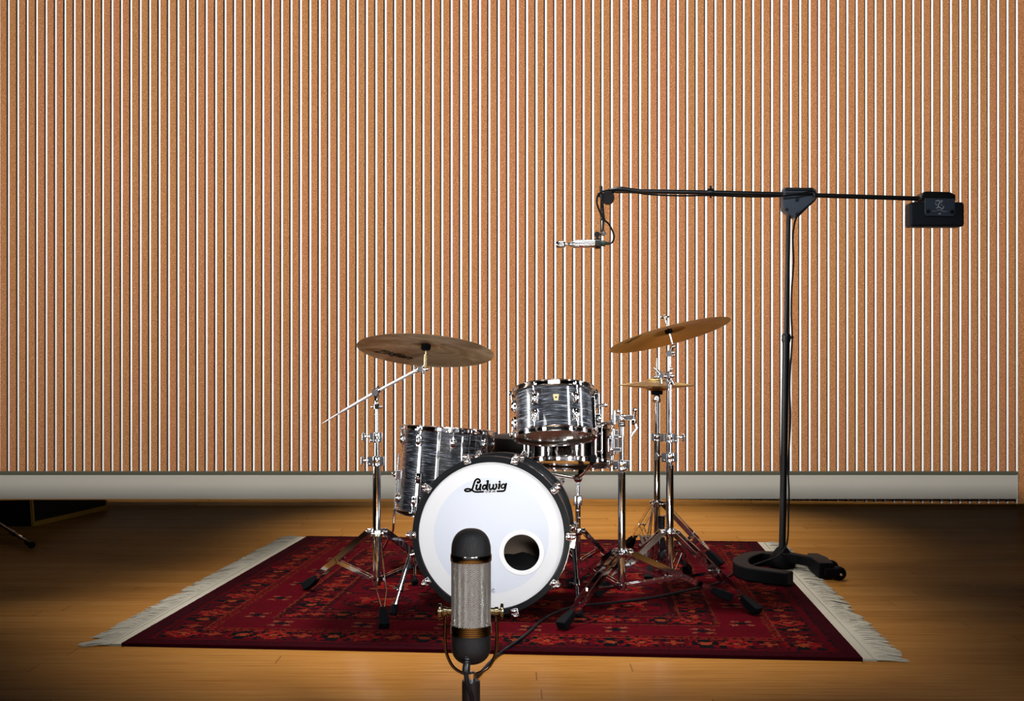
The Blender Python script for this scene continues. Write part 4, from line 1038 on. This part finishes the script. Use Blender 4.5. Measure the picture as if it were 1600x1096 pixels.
def uvtube(name, mat, rad, za, zb_, parent, n=96):
    vs, fs = [], []
    for k in (0,1):
        for i in range(n): t = 2*PI*i/n; vs.append(V((mxx+rad*math.cos(t), D0+rad*math.sin(t), (za,zb_)[k])))
    fs = [(i, (i+1) % n, n+(i+1) % n, n+i) for i in range(n)]
    mb = MB(); mb.add(vs, fs); o = mb.build(name, mat, parent, world=True, fix=False)
    uvl = o.data.uv_layers.new(name='UVMap'); L = 2*PI*rad; dz = zb_-za
    for p in o.data.polygons:
        i = p.index; cs_ = [(i/n*L,0),((i+1)/n*L,0),((i+1)/n*L,dz),(i/n*L,dz)]
        for li, c in zip(p.loop_indices, cs_): uvl.data[li].uv = c
    return o
uvtube('grille', 'grille', Rr, zq(976), zq(876), r)
mb = MB(); pr = [(Rr-.003,zq(974))]
for i in range(5):
    y = 975+i*3.2; pr += [(Rr+.0002,zq(y)),(Rr+.0016,zq(y+.5)),(Rr+.0016,zq(y+2.2)),(Rr+.0002,zq(y+2.7))]
pr += [(Rr-.003,zq(992))]
mb.lathe(pr, 64, Mm, closed=True); mb.build('lower_band', 'darknickel', r, world=True)
bot = [(q, zq(1008)-(w-zq(1008))) for q, w in [(a, zq(1008)+(zq(978)-zq(1008))*((b-zq(862))/(zq(826)-zq(862)))) for a, b in dome]]
mb = MB(); mb.lathe([(0,zq(991)),(Rr-.0005,zq(991))]+list(reversed(bot)), 64, Mm); mb.build('lower_body', 'crinkle', r, world=True)
# yoke
p2 = lambda x, y, d=D0: at(x, y, d)
mb = MB(); pts = spline([p2(696,953), p2(695.5,975), p2(695.5,1000), p2(698,1022), p2(707,1041), p2(720,1051), p2(736,1055), p2(753,1050), p2(766,1040), p2(774,1022), p2(776.5,1000), p2(776,975), p2(775.5,953)], 5)
mb.strip(pts, .012, .0036, up=V((.0,.02,.0))+V((0,1,0)).cross(V((0,0,1)))*.0) if False else mb.path(pts, .0034, 10); mb.build('yoke', 'nickel', r, world=True)
for s_, x in ((-1, 696), (1, 775.5)):
    k = p2(x, 956); mb = MB(); M = Mx.Translation(k) @ Mx.Rotation(s_*PI/2,4,'Y')
    mb.lathe([(0,-.014),(.008,-.014),(.008,-.004),(.010,-.003),(.010,.004),(.006,.005),(.006,.008),(.0165,.009),(.0172,.012),(.0165,.015),(0,.016)], 28, M); mb.build('yoke_knob', 'oldbrass', r, world=True)
mb = MB(); mb.lathe([(0,-.018),(.007,-.018),(.010,-.006),(.010,.004),(.006,.008),(0,.008)], 18, Mx.Translation(p2(736,1055))); mb.build('yoke_stud', 'chrome_dull', r, world=True)
mb = MB(); M = Mx.Translation(p2(728,1052,D0-.040)) @ Mx.Rotation(math.radians(4),4,'Y') @ Mx.Rotation(math.radians(-16),4,'X')
pr = [(0,0),(.0075,0),(.0085,.004),(.0078,.018)]
for i in range(6): z = .020+i*.0055; pr += [(.0070+i*.0003,z),(.0086+i*.0004,z+.001),(.0086+i*.0004,z+.0035),(.0068+i*.0003,z+.0045)]
pr += [(.009,.054),(0,.056)]
mb.lathe(pr, 24, M); mb.build('strain_relief', 'black', r, world=True)
# microphone stand
r = root('microphone_stand', 'short black microphone stand under the foreground ribbon microphone', 'microphone stand', (mxx, D0, 0))
mb = MB(); mb.lathe([(0,zq(1063)),(.017,zq(1063)),(.0195,zq(1065)),(.0195,.155),(.014,.15),(0,.15)], 32, Mm); mb.build('top_barrel', 'black', r, world=True)
mb = MB(); mb.tube((mxx,D0,.02), (mxx,D0,.16), .011, n=20); mb.build('pole', 'black', r, world=True)
mb = MB(); mb.lathe([(0,0),(.125,0),(.128,.008),(.12,.018),(.03,.026),(.02,.034),(0,.034)], 48, Mm); mb.build('round_base', 'cast', r, world=True)
# its cable: plug, loop down in front of the stand, then along the floor and over the rug
pts = [p2(728,1053,D0-.041), p2(729,1062,D0-.046), p2(732,1076,D0-.048), p2(738,1093,D0-.046), V((mxx+.014,D0-.036,.155)), V((mxx+.05,D0-.02,.08)), V((mxx+.12,D0+.10,.006)), V((mxx+.06,D0+.35,.006)),
       fl(728,1080,.006), fl(748,1055,.006), fl(771,1030,.006), fl(783,1020,.008), fl(800,1008,RUGZ+.006), fl(822,992,RUGZ+.005), fl(846,970,RUGZ+.005), fl(870,957,RUGZ+.005), fl(905,947,RUGZ+.005), fl(960,942,RUGZ+.005), fl(1020,934,RUGZ+.005), fl(1060,926,RUGZ+.005), fl(1095,918.5,RUGZ+.005)]
mb = MB(); mb.path(spline(pts, 7), .0048, 8)
tag(mb.build('microphone_cable', 'cable'), 'black cable from the foreground ribbon microphone trailing across the rug', 'cable')

# ------------------------------------------------------------------ dark left corner
a = fl(51,823); b = fl(166,796)
r = root('amplifier_wedge', 'low dark wedge shaped cabinet with yellow edging in the unlit left corner', 'cabinet', ((a+b)/2+V((-.4,0,0))))
zA, zB = zz(781.5, a.y), zz(781.5, b.y)
dx = V((-.95,-.10,0))
mb = MB(); mb.add([a, b, b+V((0,0,zB)), a+V((0,0,zA)), a+dx, b+dx, b+dx+V((0,0,zB)), a+dx+V((0,0,zA))], [(0,1,2,3),(5,4,7,6),(3,2,6,7),(0,3,7,4),(1,5,6,2),(0,4,5,1)]); mb.build('body', 'darkbox', r, world=True, bevel=.004)
mb = MB(); o = V((.004,-.002,0))
mb.strip([a+o+V((0,0,.014)), b+o+V((0,0,.012))], .012, .026); mb.strip([a+o+V((0,0,.004)), a+o+V((-.01,0,zA-.002))], .014, .020, up=V((0,1,0))); mb.strip([b+o+V((0,0,.004)), b+o+V((-.004,0,zB-.002))], .012, .016, up=V((0,1,0))); mb.build('edge_trim', 'yellow', r, world=True)
p = fl(50,858); q = at(33,836,6.05)
r = root('folded_stand_leg', 'black rubber tipped metal leg lying against the dark cabinet at far left', 'stand', p)
top = V((a.x-.30, a.y-.07, .115))
mb = MB(); mb.tube(top, p+V((0,0,.02)), .008, n=12); mb.tube(p+(top-p)*.28+V((0,0,.012)), p+(top-p)*.34+V((0,0,.012)), .013, n=12); mb.build('leg', 'black', r, world=True)
mb = MB(); mb.tube(p+(top-p)*.16+V((0,0,.016)), p+(top-p)*.20+V((0,0,.016)), .012, n=12); mb.build('collar', 'chrome', r, world=True)
mb = MB(); d = (p-top).normalized(); mb.tube(p-d*.09+V((0,0,.016)), p+V((0,0,.019)), .012, .018, 14); mb.build('rubber_foot', 'rubber', r, world=True)

# ------------------------------------------------------------------ camera
cam = bpy.data.cameras.new('camera'); cam.sensor_width = 36; cam.lens = 36*F/1600; cam.shift_y = (HY-548)/1600; cam.clip_start = .05
co = bpy.data.objects.new('camera', cam); C.objects.link(co); co.location = (0,0,H); co.rotation_euler = (PI/2,0,0)
bpy.context.scene.camera = co

# ------------------------------------------------------------------ lights
def aim(o, loc, tgt):
    o.location = loc; o.rotation_euler = (V(tgt)-V(loc)).to_track_quat('-Z', 'Y').to_euler()
def area(name, loc, tgt, sx, sy, e, col=(1,1,1), spread=180):
    l = bpy.data.lights.new(name, 'AREA'); l.shape = 'RECTANGLE'; l.size = sx; l.size_y = sy; l.energy = e; l.color = col; l.spread = math.radians(spread)
    o = bpy.data.objects.new(name, l); C.objects.link(o); aim(o, loc, tgt); return o
def spot(name, loc, tgt, e, ang, blend=1., rad=.15, col=(1,1,1)):
    l = bpy.data.lights.new(name, 'SPOT'); l.energy = e; l.spot_size = math.radians(ang); l.spot_blend = blend; l.shadow_soft_size = rad; l.color = col
    o = bpy.data.objects.new(name, l); C.objects.link(o); aim(o, loc, tgt); return o
area('wall_wash', (0,3.1,3.5), (0,WD,1.2), 8.8, .03, 490, (1,.98,.95))
spot('floor_pool_front', (-.04,4.5,4.6), (-.04,4.40,0), 880, 44.5, 1., .25, (1,.96,.9))
spot('floor_pool_back', (.34,7.15,4.4), (.30,6.3,0), 900, 49, 1., .2, (1,.95,.86))
area('floor_wash_near', (.05,1.0,2.7), (.05,1.2,0), .8, .4, 18, (1,.95,.88), 60)  # added unseen lamp; brightens the near floor for tan reflections in chrome
area('wall_front_wash', (0,-.5,2.7), (0,-2,1.0), 6, .1, 60, (1,.97,.93), 110)  # added lamp; lights the unseen wall so chrome has mid-tones to reflect
area('strip_left', (-1.45,1.7,1.25), (-.1,4.4,.75), .5, 1.6, 2.0, (1,1,1), 45)
area('strip_right', (2.1,2.3,1.25), (.1,4.4,.75), .28, 1.9, 3.6, (1,1,1), 50)
area('side_strip_left', (-2.8,4.1,1.25), (0,4.35,.85), .34, 1.9, 6.5, (1,1,1), 40)
area('side_strip_right', (3.0,4.2,1.4), (.4,4.4,1.0), .22, 1.8, 2, (1,1,1), 40)
area('front_top', (.1,2.0,2.72), (0,4.3,.6), 1.6, .5, 4.5, (1,1,1), 55)
area('front_low', (.35,.2,1.25), (.0,4.1,.35), .45, .45, 1.3, (1,1,1), 32)  # added fill near the camera for the port interior and microphone
area('boom_fill', (1.0,2.2,2.7), (1.25,5.1,1.72), .8, .3, 1.6, (.95,.97,1), 45)  # added weak fill to lift the boom and counterweight
area('mic_light', (.75,1.05,1.15), (mxx,D0,.45), .25, .6, .75, (1,1,1), 26)
area('mic_light_left', (-.85,1.1,1.0), (mxx,D0,.45), .2, .6, .16, (1,1,1), 22)
area('cymbal_bounce_fill', (.1,2.4,.07), (.12,4.2,1.0), 1.2, .08, 2.5, (1,.95,.88), 70)  # added fill standing in for light bounced up from the floor
w = bpy.data.worlds.new('world'); bpy.context.scene.world = w; w.use_nodes = True
w.node_tree.nodes['Background'].inputs[0].default_value = (1,.9,.8,1); w.node_tree.nodes['Background'].inputs[1].default_value = .008

sc = bpy.context.scene
sc.view_settings.view_transform = 'Standard'; sc.view_settings.look = 'None'; sc.view_settings.exposure = 0; sc.view_settings.gamma = 1
sc.view_settings.use_curve_mapping = False
sc.cycles.diffuse_bounces = 0
sc.cycles.sample_clamp_indirect = 4
